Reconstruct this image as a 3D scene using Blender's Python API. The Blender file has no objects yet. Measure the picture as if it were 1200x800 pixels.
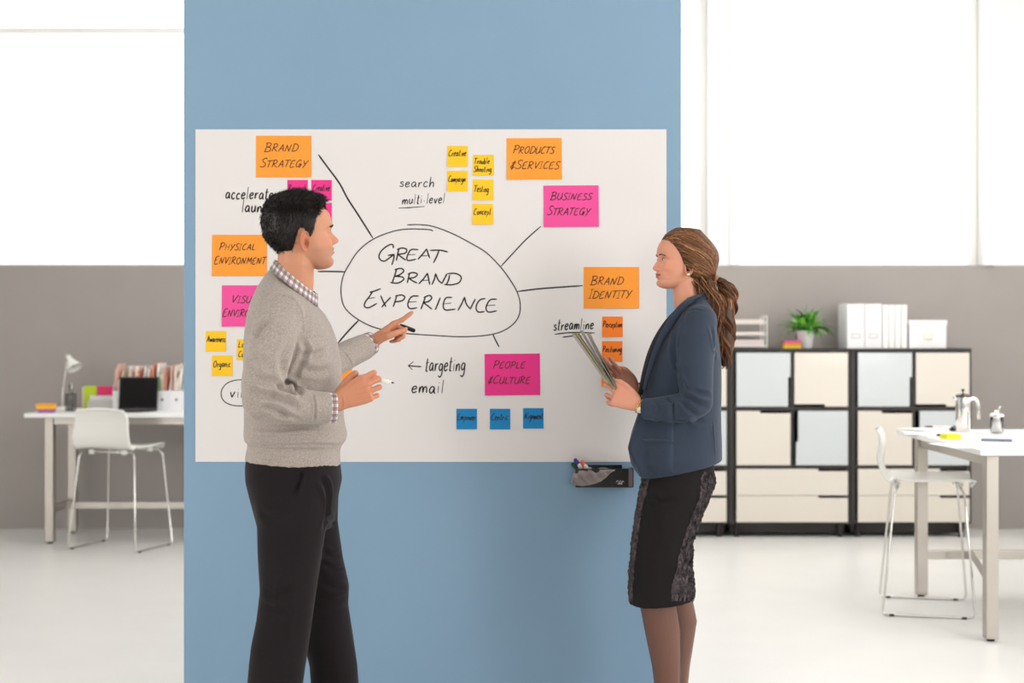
import bpy, bmesh, math, random
import numpy as np
from mathutils import Vector, Matrix, noise as mnoise
from mathutils.bvhtree import BVHTree

# ------------------------------------------------------------------ camera, world, light
scene = bpy.context.scene
C = scene.collection
random.seed(7); np.random.seed(7)
FPX = 1650.0          # focal length in pixels of a 1200 px wide frame
HY, CZ = 393.0, 1.38  # horizon row, eye height

cam_data = bpy.data.cameras.new('camera')
cam = bpy.data.objects.new('camera', cam_data); C.objects.link(cam)
cam.location = (0, 0, CZ); cam.rotation_euler = (math.pi/2, 0, 0)
cam_data.sensor_width = 36; cam_data.lens = 36*FPX/1200
cam_data.shift_y = -(400-HY)/1200
cam_data.clip_start = 0.05; cam_data.clip_end = 200
cam_data.dof.use_dof = True; cam_data.dof.focus_distance = 4.55; cam_data.dof.aperture_fstop = 2.6
scene.camera = cam

vs = scene.view_settings
vs.view_transform = 'Standard'; vs.look = 'None'; vs.gamma = 1.0; vs.use_curve_mapping = False
vs.exposure = 0.0

world = bpy.data.worlds.new('overcast_sky'); scene.world = world; world.use_nodes = True
wn = world.node_tree.nodes; bgn = wn['Background']
bgn.inputs[0].default_value = (1.0, 0.985, 0.96, 1); bgn.inputs[1].default_value = 2.6

def area(name, loc, target, sx, sy, power, col=(1, 1, 1)):
    l = bpy.data.lights.new(name, 'AREA'); l.shape = 'RECTANGLE'; l.size = sx; l.size_y = sy
    l.energy = power; l.color = col
    o = bpy.data.objects.new(name, l); C.objects.link(o); o.location = loc
    d = Vector(target)-Vector(loc); o.rotation_euler = d.to_track_quat('-Z', 'Y').to_euler()
    return o
# two soft studio lights behind the camera and added lights high over the room
area('softbox_key', (-4.4, 1.0, 1.9), (0.0, 5.0, 1.1), 2.4, 2.6, 98, (1, .98, .965))
area('softbox_side', (4.2, 1.9, 2.2), (-0.2, 5.0, 1.1), 1.8, 2.4, 124, (1, .98, .965))
area('softbox_fill', (1.2, -1.6, 1.7), (0.6, 5.0, .9), 2.4, 1.6, 20, (1, .98, .965))
area('added_wash_rear', (1.0, 8.4, 4.15), (1.0, 8.7, 0), 5.0, .6, 56, (1, .975, .95))  # added light out of view, brightens the upper back wall; no real fixture
area('added_fill_right', (3.6, 5.6, 3.6), (1.6, 6.6, 0.4), 2.0, 2.0, 30, (1, .98, .96))  # added light out of view, brightens the right side from above

# ------------------------------------------------------------------ helpers
def P(px, py, d):
    return Vector(((px-600)*d/FPX, d, CZ-(py-HY)*d/FPX))

def lin(c):
    c = c/255.0
    return c/12.92 if c <= 0.04045 else ((c+0.055)/1.055)**2.4
def rgb(r, g, b): return (lin(r), lin(g), lin(b), 1)

def mat(name, col, rough=0.5, metal=0.0, spec=0.5, var=0.0, vscale=20, bump=0.0, bscale=80, coat=0.0,
        trans=0.0, sheen=0.0, sss=0.0, alpha=1.0, attr=None, ior=1.45, bdist=0.002):
    m = bpy.data.materials.new(name); m.use_nodes = True
    nt = m.node_tree; b = nt.nodes['Principled BSDF']
    b.inputs['Base Color'].default_value = col
    b.inputs['Roughness'].default_value = rough
    b.inputs['Metallic'].default_value = metal
    b.inputs['Specular IOR Level'].default_value = spec
    b.inputs['Coat Weight'].default_value = coat
    b.inputs['Transmission Weight'].default_value = trans
    b.inputs['IOR'].default_value = ior
    b.inputs['Sheen Weight'].default_value = sheen
    b.inputs['Alpha'].default_value = alpha
    if sss:
        b.inputs['Subsurface Weight'].default_value = sss
        b.inputs['Subsurface Radius'].default_value = (0.012, 0.005, 0.003)
        b.inputs['Subsurface Scale'].default_value = 1.0
    tc = nt.nodes.new('ShaderNodeTexCoord')
    src = None
    if attr:
        a = nt.nodes.new('ShaderNodeAttribute'); a.attribute_name = attr; src = a.outputs['Color']
        nt.links.new(src, b.inputs['Base Color'])
    if var:
        n = nt.nodes.new('ShaderNodeTexNoise'); n.inputs['Scale'].default_value = vscale
        n.inputs['Detail'].default_value = 6
        nt.links.new(tc.outputs['Object'], n.inputs['Vector'])
        mr = nt.nodes.new('ShaderNodeMapRange')
        mr.inputs[1].default_value = .3; mr.inputs[2].default_value = .7
        mr.inputs[3].default_value = 1-var; mr.inputs[4].default_value = 1+var
        nt.links.new(n.outputs[0], mr.inputs[0])
        h = nt.nodes.new('ShaderNodeHueSaturation'); h.inputs['Color'].default_value = col
        if src: nt.links.new(src, h.inputs['Color'])
        nt.links.new(mr.outputs[0], h.inputs['Value'])
        nt.links.new(h.outputs[0], b.inputs['Base Color'])
    if bump:
        n2 = nt.nodes.new('ShaderNodeTexNoise'); n2.inputs['Scale'].default_value = bscale
        n2.inputs['Detail'].default_value = 5
        nt.links.new(tc.outputs['Object'], n2.inputs['Vector'])
        bp = nt.nodes.new('ShaderNodeBump'); bp.inputs['Strength'].default_value = bump
        bp.inputs['Distance'].default_value = bdist
        nt.links.new(n2.outputs[0], bp.inputs['Height']); nt.links.new(bp.outputs[0], b.inputs['Normal'])
    return m

def tag(o, label=None, cat=None, group=None, kind=None):
    if label: o['label'] = label
    if cat: o['category'] = cat
    if group: o['group'] = group
    if kind: o['kind'] = kind
    return o

def thing(name, label, cat, loc=(0, 0, 0), rotz=0.0, group=None):
    o = bpy.data.objects.new(name, None); C.objects.link(o)
    o.location = loc; o.rotation_euler = (0, 0, rotz); o.empty_display_size = .05
    return tag(o, label, cat, group)

def link(name, me, m=None, parent=None, smooth=False, world=False):
    if m is not None:
        for q in (m if isinstance(m, (list, tuple)) else [m]): me.materials.append(q)
    if smooth:
        me.polygons.foreach_set('use_smooth', [True]*len(me.polygons))
    o = bpy.data.objects.new(name, me); C.objects.link(o)
    if parent is not None:
        o.parent = parent
        if world:
            r = parent
            off = Vector(r.location)
            while r.parent is not None: r = r.parent; off += Vector(r.location)
            me.transform(Matrix.Translation(-off))
    return o

def setorigin(o, p):
    """move the origin of a top level mesh to p while the geometry stays"""
    o.data.transform(Matrix.Translation(-Vector(p))); o.location = p
    return o

class MB:
    """collects shapes and links them as one mesh"""
    def __init__(s): s.v = []; s.f = []; s.uv = {}
    def add(s, v, f, uvs=None):
        o = len(s.v); base = len(s.f)
        s.v.extend([tuple(p) for p in v]); s.f.extend([tuple(i+o for i in q) for q in f])
        if uvs: 
            for k, u in enumerate(uvs): s.uv[base+k] = u
        return s
    def box(s, x0, x1, y0, y1, z0, z1, rot=None, piv=None, bev=0.0):
        if bev > 0:
            bm = bmesh.new(); bmesh.ops.create_cube(bm, size=1)
            for v in bm.verts:
                v.co = Vector(((x0+x1)/2+v.co.x*(x1-x0), (y0+y1)/2+v.co.y*(y1-y0), (z0+z1)/2+v.co.z*(z1-z0)))
            bmesh.ops.bevel(bm, geom=bm.edges[:]+bm.verts[:], offset=bev, segments=2, affect='EDGES', profile=.6)
            V = [v.co.copy() for v in bm.verts]; bm.verts.index_update()
            F = [[v.index for v in f.verts] for f in bm.faces]; bm.free()
        else:
            V = [Vector(p) for p in ((x0,y0,z0),(x1,y0,z0),(x1,y1,z0),(x0,y1,z0),(x0,y0,z1),(x1,y0,z1),(x1,y1,z1),(x0,y1,z1))]
            F = [(0,3,2,1),(4,5,6,7),(0,1,5,4),(1,2,6,5),(2,3,7,6),(3,0,4,7)]
        if rot is not None:
            pv = Vector(piv) if piv is not None else Vector(((x0+x1)/2, (y0+y1)/2, (z0+z1)/2))
            V = [pv+rot@(p-pv) for p in V]
        return s.add(V, F)
    def prism(s, poly, y0, y1, axis='y'):
        """polygon in x,z extruded along y (or x,y along z with axis='z', y,z along x with axis='x')"""
        n = len(poly)
        def mk(a, b, t):
            return (a, t, b) if axis == 'y' else ((a, b, t) if axis == 'z' else (t, a, b))
        V = [mk(a, b, y0) for a, b in poly]+[mk(a, b, y1) for a, b in poly]
        F = [tuple(range(n)), tuple(range(2*n-1, n-1, -1))]
        F += [(i, n+i, n+(i+1) % n, (i+1) % n) for i in range(n)]
        return s.add(V, F)
    def tube(s, pts, rad, n=10, caps=True, up=None, rb=None):
        pts = [Vector(p) for p in pts]
        if not hasattr(rad, '__len__'): rad = [rad]*len(pts)
        if rb is None: rb = rad
        elif not hasattr(rb, '__len__'): rb = [rb]*len(pts)
        V = []; F = []
        t = (pts[1]-pts[0]).normalized()
        a = Vector(up) if up is not None else (Vector((0, 0, 1)) if abs(t.z) < .9 else Vector((1, 0, 0)))
        for i, p in enumerate(pts):
            if i == 0: t = pts[1]-pts[0]
            elif i == len(pts)-1: t = pts[-1]-pts[-2]
            else: t = (pts[i+1]-p).normalized()+(p-pts[i-1]).normalized()
            t.normalize()
            e2 = t.cross(a).normalized(); a2 = e2.cross(t).normalized()
            if up is None: a = a2
            for k in range(n):
                th = 2*math.pi*k/n
                V.append(p+e2*math.cos(th)*rad[i]+a2*math.sin(th)*rb[i])
        for i in range(len(pts)-1):
            for k in range(n):
                k2 = (k+1) % n
                F.append((i*n+k, i*n+k2, (i+1)*n+k2, (i+1)*n+k))
        if caps:
            F.append(tuple(range(n-1, -1, -1))); F.append(tuple((len(pts)-1)*n+k for k in range(n)))
        return s.add(V, F)
    def limb(s, pts, rad, n=16, rb=None, up=None, flat=False):
        """tube with rounded ends"""
        pts = [Vector(p) for p in pts]; rad = list(rad)
        rb = list(rb) if rb is not None else list(rad)
        d0 = (pts[0]-pts[1]).normalized(); d1 = (pts[-1]-pts[-2]).normalized()
        A = []; 
        for q in (1.0, .92, .75, .5, .25):
            A.append((q,))
        P0 = []; R0 = []; B0 = []; P1 = []; R1 = []; B1 = []
        for ang in (88, 70, 50, 28):
            c, sn = math.cos(math.radians(ang)), math.sin(math.radians(ang))
            m0 = min(rad[0], rb[0]); m1 = min(rad[-1], rb[-1])
            P0.append(pts[0]+d0*m0*sn); R0.append(rad[0]*c); B0.append(rb[0]*c)
            if not flat: P1.insert(0, pts[-1]+d1*m1*sn); R1.insert(0, rad[-1]*c); B1.insert(0, rb[-1]*c)
        return s.tube(P0+pts+P1, R0+rad+R1, n, True, up, B0+rb+B1)
    def lathe(s, prof, c=(0, 0, 0), n=24, cap0=True, cap1=True):
        c = Vector(c); V = []; F = []
        for r, z in prof:
            for k in range(n):
                th = 2*math.pi*k/n
                V.append(c+Vector((r*math.cos(th), r*math.sin(th), z)))
        for i in range(len(prof)-1):
            for k in range(n):
                k2 = (k+1) % n
                F.append((i*n+k, i*n+k2, (i+1)*n+k2, (i+1)*n+k))
        if cap0: F.append(tuple(range(n-1, -1, -1)))
        if cap1: F.append(tuple((len(prof)-1)*n+k for k in range(n)))
        return s.add(V, F)
    def ellipsoid(s, c, r, rot=None, nu=20, nv=12):
        c = Vector(c); V = []; F = []
        for i in range(nv+1):
            ph = math.pi*i/nv*.998+.001
            for k in range(nu):
                th = 2*math.pi*k/nu
                p = Vector((r[0]*math.sin(ph)*math.cos(th), r[1]*math.sin(ph)*math.sin(th), -r[2]*math.cos(ph)))
                if rot is not None: p = rot@p
                V.append(c+p)
        for i in range(nv):
            for k in range(nu):
                k2 = (k+1) % nu
                F.append((i*nu+k, i*nu+k2, (i+1)*nu+k2, (i+1)*nu+k))
        F.append(tuple(range(nu-1, -1, -1))); F.append(tuple(nv*nu+k for k in range(nu)))
        return s.add(V, F)
    def xform(s, M):
        s.v = [tuple(M@Vector(p)) for p in s.v]; return s
    def mesh(s, name='mesh'):
        me = bpy.data.meshes.new(name); me.from_pydata(s.v, [], s.f)
        if s.uv:
            ul = me.uv_layers.new(name='UVMap')
            for p in me.polygons:
                u = s.uv.get(p.index)
                if u:
                    for li, q in zip(p.loop_indices, u): ul.data[li].uv = q
        me.validate(); me.update()
        return me
    def build(s, name, m, parent=None, smooth=False, world=False):
        return link(name, s.mesh(name), m, parent, smooth, world)

def auto_smooth(o, deg=35):
    me = o.data
    me.polygons.foreach_set('use_smooth', [True]*len(me.polygons))
    bm = bmesh.new(); bm.from_mesh(me); lim = math.radians(deg)
    for e in bm.edges:
        if len(e.link_faces) == 2 and e.calc_face_angle(0) > lim: e.smooth = False
    bm.to_mesh(me); bm.free()
    return o

def grid_faces(nr, nc, wrap=False, off=0):
    F = []
    for i in range(nr-1):
        for k in range(nc if wrap else nc-1):
            k2 = (k+1) % nc
            F.append((off+i*nc+k, off+i*nc+k2, off+(i+1)*nc+k2, off+(i+1)*nc+k))
    return F

def copy_tree(o, parent=None):
    c = o.copy(); C.objects.link(c)
    if parent is not None: c.parent = parent
    for ch in list(o.children): copy_tree(ch, c)
    return c

def remesh(mb, voxel, smooth_it=3, lam=.5):
    """union of closed overlapping shapes as one continuous surface; returns numpy verts and faces"""
    me = mb.mesh('tmp'); o = bpy.data.objects.new('tmp', me); C.objects.link(o)
    md = o.modifiers.new('r', 'REMESH'); md.mode = 'VOXEL'; md.voxel_size = voxel
    dg = bpy.context.evaluated_depsgraph_get(); dg.update()
    ev = o.evaluated_get(dg); m2 = ev.to_mesh()
    n = len(m2.vertices); V = np.empty(n*3); m2.vertices.foreach_get('co', V); V = V.reshape(-1, 3)
    nf = len(m2.polygons); ls = np.empty(len(m2.loops), int); m2.loops.foreach_get('vertex_index', ls)
    tot = np.empty(nf, int); m2.polygons.foreach_get('loop_total', tot)
    st = np.empty(nf, int); m2.polygons.foreach_get('loop_start', st)
    E = np.empty(len(m2.edges)*2, int); m2.edges.foreach_get('vertices', E); E = E.reshape(-1, 2)
    F = [tuple(ls[a:a+b]) for a, b in zip(st, tot)]
    ev.to_mesh_clear(); bpy.data.objects.remove(o); bpy.data.meshes.remove(me)
    V = lap(V, E, smooth_it, lam)
    return V, F, E

def lap(V, E, it, lam=.5, w=None):
    n = len(V); deg = np.bincount(E.ravel(), minlength=n).astype(float)[:, None]; deg[deg == 0] = 1
    for _ in range(it):
        S = np.zeros_like(V)
        for c in range(3):
            S[:, c] = np.bincount(E[:, 0], V[E[:, 1], c], n)+np.bincount(E[:, 1], V[E[:, 0], c], n)
        d = (S/deg-V)*lam
        if w is not None: d *= w[:, None]
        V = V+d
    return V

def normals(V, F):
    Q = np.array([f if len(f) == 4 else (f[0], f[1], f[2], f[2]) for f in F])
    a = V[Q[:, 2]]-V[Q[:, 0]]; b = V[Q[:, 3]]-V[Q[:, 1]]
    N = np.cross(a, b); out = np.zeros_like(V)
    for k in range(4):
        for c in range(3): out[:, c] += np.bincount(Q[:, k], N[:, c], len(V))
    l = np.linalg.norm(out, axis=1, keepdims=True); l[l == 0] = 1
    return out/l

def creases(V, N, lines):
    """cloth folds: every line (points, width, depth) presses a valley with raised flanks"""
    D = np.zeros(len(V))
    for pts, w, dep in lines:
        best = np.full(len(V), 1e9); fade = np.zeros(len(V))
        pts = [np.array(p) for p in pts]; m = len(pts)-1
        for i in range(m):
            a, b = pts[i], pts[i+1]; ab = b-a; L = ab@ab
            t = np.clip(((V-a)@ab)/L, 0, 1)
            d = np.linalg.norm(V-(a+t[:, None]*ab), axis=1)
            g = (i+t)/m; f = np.clip(np.minimum(g, 1-g)*5, 0.0, 1)
            k = d < best; best[k] = d[k]; fade[k] = f[k]
        q = best/w
        D += dep*fade*(-np.exp(-q*q)+.75*np.exp(-((q-1.9)/.8)**2))
    return V+N*D[:, None]

def folds(V, F, N, lines):
    """like creases, with the lines laid on the cloth where the photograph shows them"""
    bv = BVHTree.FromPolygons([Vector(p) for p in V], F); out = []; o = Vector((0, 0, CZ))
    for pts, w, dep in lines:
        q = []
        for a, b in catmull(pts, 3):
            d = (P(a, b, 4.5)-o).normalized(); h = bv.ray_cast(o, d)
            if h[0] is not None: q.append(tuple(h[0]))
        if len(q) > 1: out.append((q, w, dep))
    return creases(V, N, out)

def npmesh(name, V, F, m, parent=None, world=True, smooth=True, cols=None):
    me = bpy.data.meshes.new(name); me.from_pydata(V.tolist() if hasattr(V, 'tolist') else V, [], F); me.update()
    if cols is not None:
        a = me.color_attributes.new('tone', 'FLOAT_COLOR', 'POINT')
        c = np.ones((len(V), 4)); c[:, :3] = cols; a.data.foreach_set('color', c.ravel())
    return link(name, me, m, parent, smooth, world)

def smoothstep(a, b, x):
    t = np.clip((x-a)/(b-a), 0, 1); return t*t*(3-2*t)

# ------------------------------------------------------------------ materials
M = {}
M['floor'] = mat('floor_white', rgb(226, 224, 221), .34, spec=.4, var=.02, vscale=3, bump=.03, bscale=9)
M['grey_wall'] = mat('grey_wall_paint', rgb(160, 153, 148), .6, var=.02, vscale=4, bump=.05, bscale=200)
M['white_wall'] = mat('white_wall_paint', rgb(240, 239, 236), .7, bump=.05, bscale=150)
M['frame_white'] = mat('window_frame_paint', rgb(246, 245, 241), .4)
M['blue'] = mat('blue_wall_paint', rgb(129, 160, 185), .55, var=.015, vscale=3, bump=.06, bscale=260)
M['board'] = mat('dry_erase_film', rgb(228, 224, 222), .22, spec=.3, coat=.15)
M['ink'] = mat('black_marker_ink', rgb(28, 24, 24), .5)
M['ink_thin'] = mat('brown_black_pen_ink', rgb(62, 38, 22), .5)
M['n_orange'] = mat('orange_note_paper', rgb(252, 156, 52), .7, var=.02, vscale=30)
M['n_orange2'] = mat('deep_orange_note_paper', rgb(253, 132, 34), .7)
M['n_pink'] = mat('pink_note_paper', rgb(238, 80, 155), .7)
M['n_hot'] = mat('hot_pink_note_paper', rgb(236, 50, 138), .7)
M['n_yellow'] = mat('yellow_note_paper', rgb(250, 198, 30), .7)
M['n_blue'] = mat('blue_note_paper', rgb(12, 132, 196), .7)
M['steel'] = mat('brushed_steel', rgb(188, 182, 174), .40, metal=1.0)
M['chrome'] = mat('chrome', rgb(225, 222, 218), .12, metal=1.0)
M['white_plastic'] = mat('white_plastic', rgb(240, 238, 232), .3, spec=.5, coat=.2)
M['white_lam'] = mat('white_laminate', rgb(244, 244, 243), .3)
M['white_card'] = mat('white_card', rgb(240, 239, 240), .6)
M['paper'] = mat('white_paper', rgb(242, 240, 238), .7)
M['dark_frame'] = mat('black_brown_carcass', rgb(44, 39, 37), .45)
M['cream'] = mat('cream_lacquer', rgb(224, 216, 204), .3, coat=.15)
M['ice'] = mat('ice_blue_lacquer', rgb(206, 211, 212), .25, coat=.2)
M['black'] = mat('black_plastic', rgb(26, 24, 24), .35)
M['screen'] = mat('switched_off_screen', rgb(22, 20, 20), .6, spec=.15)
M['grey_card'] = mat('grey_card', rgb(190, 187, 180), .6)
M['rubber'] = mat('dark_rubber', rgb(50, 48, 46), .7)
M['gold'] = mat('gold_metal', rgb(222, 184, 108), .25, metal=1.0)
# ------------------------------------------------------------------ the room
RX0, RX1, RY0, RY1, RZ = -5.2, 4.6, -2.6, 10.05, 4.3
def struct(name, mb, m, parent=None, **k):
    o = mb.build(name, m, parent, **k)
    if parent is None: o['kind'] = 'structure'
    return o
struct('floor', MB().box(RX0-.3, RX1+.3, RY0-.3, RY1+.6, -.1, 0), M['floor'])
struct('ceiling', MB().box(RX0-.3, RX1+.3, RY0-.3, RY1+.6, RZ, RZ+.1), M['white_wall'])
struct('wall_left', MB().box(RX0-.2, RX0, RY0, RY1+.3, 0, RZ), M['white_wall'])
struct('wall_front', MB().box(RX0-.2, RX1+.2, RY0-.2, RY0, 0, RZ), M['white_wall'])
SILL = 1.88; HEAD = 4.02
wins = [(-4.6, -1.75), (-1.25, 1.405), (1.59, 3.36)]
# back wall: grey below the sills, white piers between the windows
b = MB(); b.box(RX0, RX1, RY1, RY1+.35, 0, SILL)
struct('wall_back', b, M['grey_wall'])
b = MB(); b.box(RX0, RX1, RY1, RY1+.35, HEAD, RZ)
xs = [RX0]+[q for w in wins for q in w]+[RX1]
for i in range(0, len(xs), 2): b.box(xs[i], xs[i+1], RY1, RY1+.35, SILL, HEAD)
struct('wall_back_upper', b, M['white_wall'])
M['glass'] = mat('window_glass', (1, 1, 1, 1), .0, trans=1.0, ior=1.02, spec=.1)
for n, (a, c) in enumerate(wins, 1):
    root = bpy.data.objects.new('window_%d' % n, None); C.objects.link(root)
    root.location = ((a+c)/2, RY1+.12, SILL); root['kind'] = 'structure'
    w = c-a; fr = .055; y0, y1 = 0, .06; H = HEAD-SILL
    f = MB()
    f.box(-w/2, -w/2+fr, y0, y1, 0, H, bev=.006); f.box(w/2-fr, w/2, y0, y1, 0, H, bev=.006)
    f.box(-w/2+fr, w/2-fr, y0, y1, H-fr, H, bev=.006); f.box(-w/2+fr, w/2-fr, y0, y1, 0, .018, bev=.004)
    f.build('window_frame', M['frame_white'], root)
    MB().box(-w/2+fr, w/2-fr, y0+.005, y1-.005, 3.585-SILL-.022, 3.585-SILL+.022, bev=.006).build('transom', M['frame_white'], root)
    MB().box(-w/2+fr, w/2-fr, .028, .032, .018, 3.563-SILL).build('pane', M['glass'], root)
    MB().box(-w/2+fr, w/2-fr, .028, .032, 3.607-SILL, H-fr).build('pane', M['glass'], root)
# narrow casing strips beside the right-hand window, as the photo shows
b = MB(); b.box(1.405, 1.44, RY1-.02, RY1, SILL, HEAD, bev=.004); struct('trim_1', b, M['frame_white'])
b = MB(); b.box(1.555, 1.59, RY1-.02, RY1, SILL, HEAD, bev=.004); struct('trim_2', b, M['frame_white'])
b = MB(); b.box(3.36, 3.43, RY1-.03, RY1, SILL, HEAD, bev=.004); struct('trim_3', b, M['frame_white'])
# right wall with two tall windows out of the picture that light this side
b = MB()
ow = [(3.2, 5.6), (6.4, 9.3)]; z0, z1 = .95, 3.9
b.box(RX1, RX1+.3, RY0, RY1+.3, 0, z0); b.box(RX1, RX1+.3, RY0, RY1+.3, z1, RZ)
ys = [RY0]+[q for w in ow for q in w]+[RY1+.3]
for i in range(0, len(ys), 2): b.box(RX1, RX1+.3, ys[i], ys[i+1], z0, z1)
struct('wall_right', b, M['white_wall'])
for n, (a, c) in enumerate(ow, 4):
    root = bpy.data.objects.new('window_%d' % n, None); C.objects.link(root)
    root.location = (RX1+.15, (a+c)/2, z0); root['kind'] = 'structure'; w = c-a; H = z1-z0
    f = MB()
    f.box(0, .06, -w/2, -w/2+.06, 0, H); f.box(0, .06, w/2-.06, w/2, 0, H)
    f.box(0, .06, -w/2+.06, w/2-.06, 0, .06); f.box(0, .06, -w/2+.06, w/2-.06, H-.06, H)
    f.box(0, .06, -.025, .025, .06, H-.06)
    f.build('window_frame', M['frame_white'], root)
    MB().box(.028, .032, -w/2+.06, -.025, .06, H-.06).build('pane', M['glass'], root)
    MB().box(.028, .032, .025, w/2-.06, .06, H-.06).build('pane', M['glass'], root)
def portal(name, loc, rot, sx, sy):
    l = bpy.data.lights.new(name, 'AREA'); l.shape = 'RECTANGLE'; l.size = sx; l.size_y = sy
    l.cycles.is_portal = True
    o = bpy.data.objects.new(name, l); C.objects.link(o); o.location = loc; o.rotation_euler = rot
for a, c in wins: portal('window_portal', ((a+c)/2, RY1+.34, (SILL+HEAD)/2), (-math.pi/2, 0, 0), c-a, HEAD-SILL)
for a, c in ow: portal('window_portal', (RX1+.29, (a+c)/2, (z0+z1)/2), (0, math.pi/2, 0), z1-z0, c-a)

# free-standing blue partition
DB = 5.19                      # distance of the sheet's face
def BX(px): return (px-600)*DB/FPX
def BZ(py): return CZ-(py-HY)*DB/FPX
WY = DB+.0025
b = MB(); b.box(BX(215), BX(798.5), WY, WY+.16, 0, RZ, bev=.004)
struct('wall_partition', b, M['blue'])

# ------------------------------------------------------------------ hand lettering (own stroke font)
G = {}
def g(ch, w, *st): G[ch] = (w, st)
# capitals, y 0..1
g('A', .72, [(0, 0), (.2, .5), (.42, 1), (.42, 1), (.54, .5), (.62, 0)], [(.08, .36), (.36, .4), (.6, .4)])
g('B', .72, [(.12, 1), (.1, .5), (.04, 0)], [(-.05, .93), (.3, 1.02), (.56, .86), (.42, .6), (.12, .52), (.12, .52), (.5, .46), (.62, .22), (.4, .02), (-.06, .0)])
g('C', .66, [(.6, .9), (.42, 1), (.14, .72), (.04, .3), (.2, .03), (.6, .12)])
g('D', .78, [(.12, .96), (.1, .5), (.02, .02)], [(-.02, .94), (.4, .95), (.72, .62), (.6, .2), (.3, .02), (-.04, .02)])
g('E', .66, [(.58, 1.0), (.3, .96), (.1, .8), (.05, .4), (.05, .08), (.2, 0), (.56, .1)], [(.08, .5), (.46, .58)])
g('G', .78, [(.62, .88), (.46, 1.02), (.2, .86), (.04, .5), (.1, .12), (.34, .06), (.58, .4)], [(.36, .44), (.7, .46), (.7, .46), (.6, .1), (.52, -.12)])
g('H', .74, [(.1, 1), (.06, 0)], [(.62, 1), (.56, 0)], [(.06, .48), (.6, .54)])
g('I', .34, [(.14, 1), (.1, 0)], [(-.04, 1), (.32, 1.02)], [(-.1, .0), (.28, .02)])
g('i1', .26, [(.14, 1), (.06, 0)])
g('L', .56, [(.12, 1), (.04, .04), (.04, .04), (.5, .06)])
g('M', .9, [(.02, 0), (.16, 1), (.16, 1), (.4, .3), (.4, .3), (.72, 1), (.72, 1), (.76, 0)])
g('N', .82, [(.02, 0), (.14, .98), (.14, .98), (.5, .04), (.5, .04), (.7, 1.06)])
g('O', .76, [(.4, 1), (.1, .78), (.04, .36), (.24, .02), (.54, .14), (.66, .58), (.5, .95), (.34, 1)])
g('P', .66, [(.12, 1), (.08, .5), (.02, 0)], [(-.06, .92), (.3, 1.04), (.58, .84), (.42, .54), (.1, .46)])
g('R', .72, [(.12, 1), (.08, .5), (.0, 0)], [(-.04, .92), (.3, 1.04), (.56, .86), (.42, .6), (.1, .5), (.1, .5), (.36, .24), (.64, 0)])
g('S', .6, [(.58, .9), (.38, 1.02), (.12, .84), (.2, .6), (.46, .42), (.48, .14), (.2, 0), (-.06, .1)])
g('T', .62, [(-.08, .96), (.3, .98), (.7, 1.0)], [(.32, .98), (.26, .5), (.18, 0)])
g('U', .72, [(.08, 1), (.03, .3), (.2, .0), (.46, .14), (.6, .5), (.62, 1), (.62, 1), (.6, 0)])
g('V', .66, [(.04, 1), (.2, .02), (.2, .02), (.64, 1.04)])
g('X', .66, [(.06, .98), (.3, .5), (.6, 0)], [(.6, 1), (.3, .5), (-.06, -.04)])
g('Y', .68, [(.06, 1), (.18, .6), (.34, .52)], [(.66, 1.02), (.4, .55), (.08, -.12)])
g('&', .60, [(.56, .82), (.36, .96), (.14, .82), (.28, .58), (.28, .58), (.0, .38), (.12, .12), (.56, .30)], [(.44, 1.18), (.28, .5), (.16, -.14)])
# lower case, x-height .56
g('a', .5, [(.4, .5), (.2, .58), (.04, .3), (.12, .04), (.3, .14), (.4, .5), (.4, .5), (.4, .1), (.5, .02)])
g('b', .48, [(.08, 1.1), (.06, .04), (.06, .04), (.26, .0), (.4, .3), (.26, .52), (.08, .4)])
g('c', .42, [(.38, .48), (.2, .58), (.04, .3), (.14, .02), (.38, .1)])
g('d', .5, [(.38, .46), (.2, .56), (.04, .28), (.16, .02), (.34, .16), (.42, 1.1), (.42, 1.1), (.4, .02)])
g('e', .44, [(.05, .28), (.34, .36), (.3, .56), (.12, .5), (.03, .24), (.14, 0), (.4, .12)])
g('f', .34, [(.38, 1.02), (.2, 1.0), (.16, .5), (.12, -.1)], [(.0, .52), (.34, .56)])
g('g', .48, [(.38, .5), (.2, .56), (.04, .32), (.14, .06), (.34, .2), (.4, .52), (.4, .52), (.38, -.2), (.2, -.42), (.0, -.3)])
g('h', .48, [(.08, 1.12), (.05, 0), (.05, 0), (.14, .4), (.3, .54), (.38, .36), (.38, 0)])
g('i', .22, [(.1, .54), (.09, .0)], [(.11, .78), (.12, .84)])
g('k', .44, [(.08, 1.1), (.05, 0)], [(.36, .54), (.08, .26), (.38, 0)])
g('l', .22, [(.1, 1.14), (.08, 0)])
g('m', .68, [(.05, .52), (.05, 0), (.05, 0), (.14, .44), (.28, .5), (.32, 0), (.32, 0), (.4, .44), (.54, .5), (.6, .3), (.6, 0)])
g('n', .48, [(.05, .52), (.05, 0), (.05, 0), (.14, .42), (.3, .54), (.38, .34), (.4, 0)])
g('o', .46, [(.22, .56), (.04, .32), (.14, .02), (.34, .14), (.38, .42), (.22, .56)])
g('p', .48, [(.08, .54), (.04, -.42)], [(.07, .36), (.24, .58), (.4, .36), (.28, .06), (.08, .1)])
g('r', .36, [(.07, .54), (.05, 0), (.05, 0), (.12, .4), (.34, .54)])
g('s', .38, [(.34, .48), (.18, .57), (.08, .42), (.3, .22), (.26, .02), (.0, .06)])
g('t', .34, [(.17, 1.0), (.13, .3), (.13, .04), (.3, .04)], [(.0, .64), (.36, .68)])
g('u', .48, [(.06, .54), (.06, .12), (.2, .0), (.36, .2), (.38, .54), (.38, .54), (.4, .0)])
g('v', .42, [(.04, .54), (.18, .0), (.18, .0), (.38, .56)])
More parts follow.
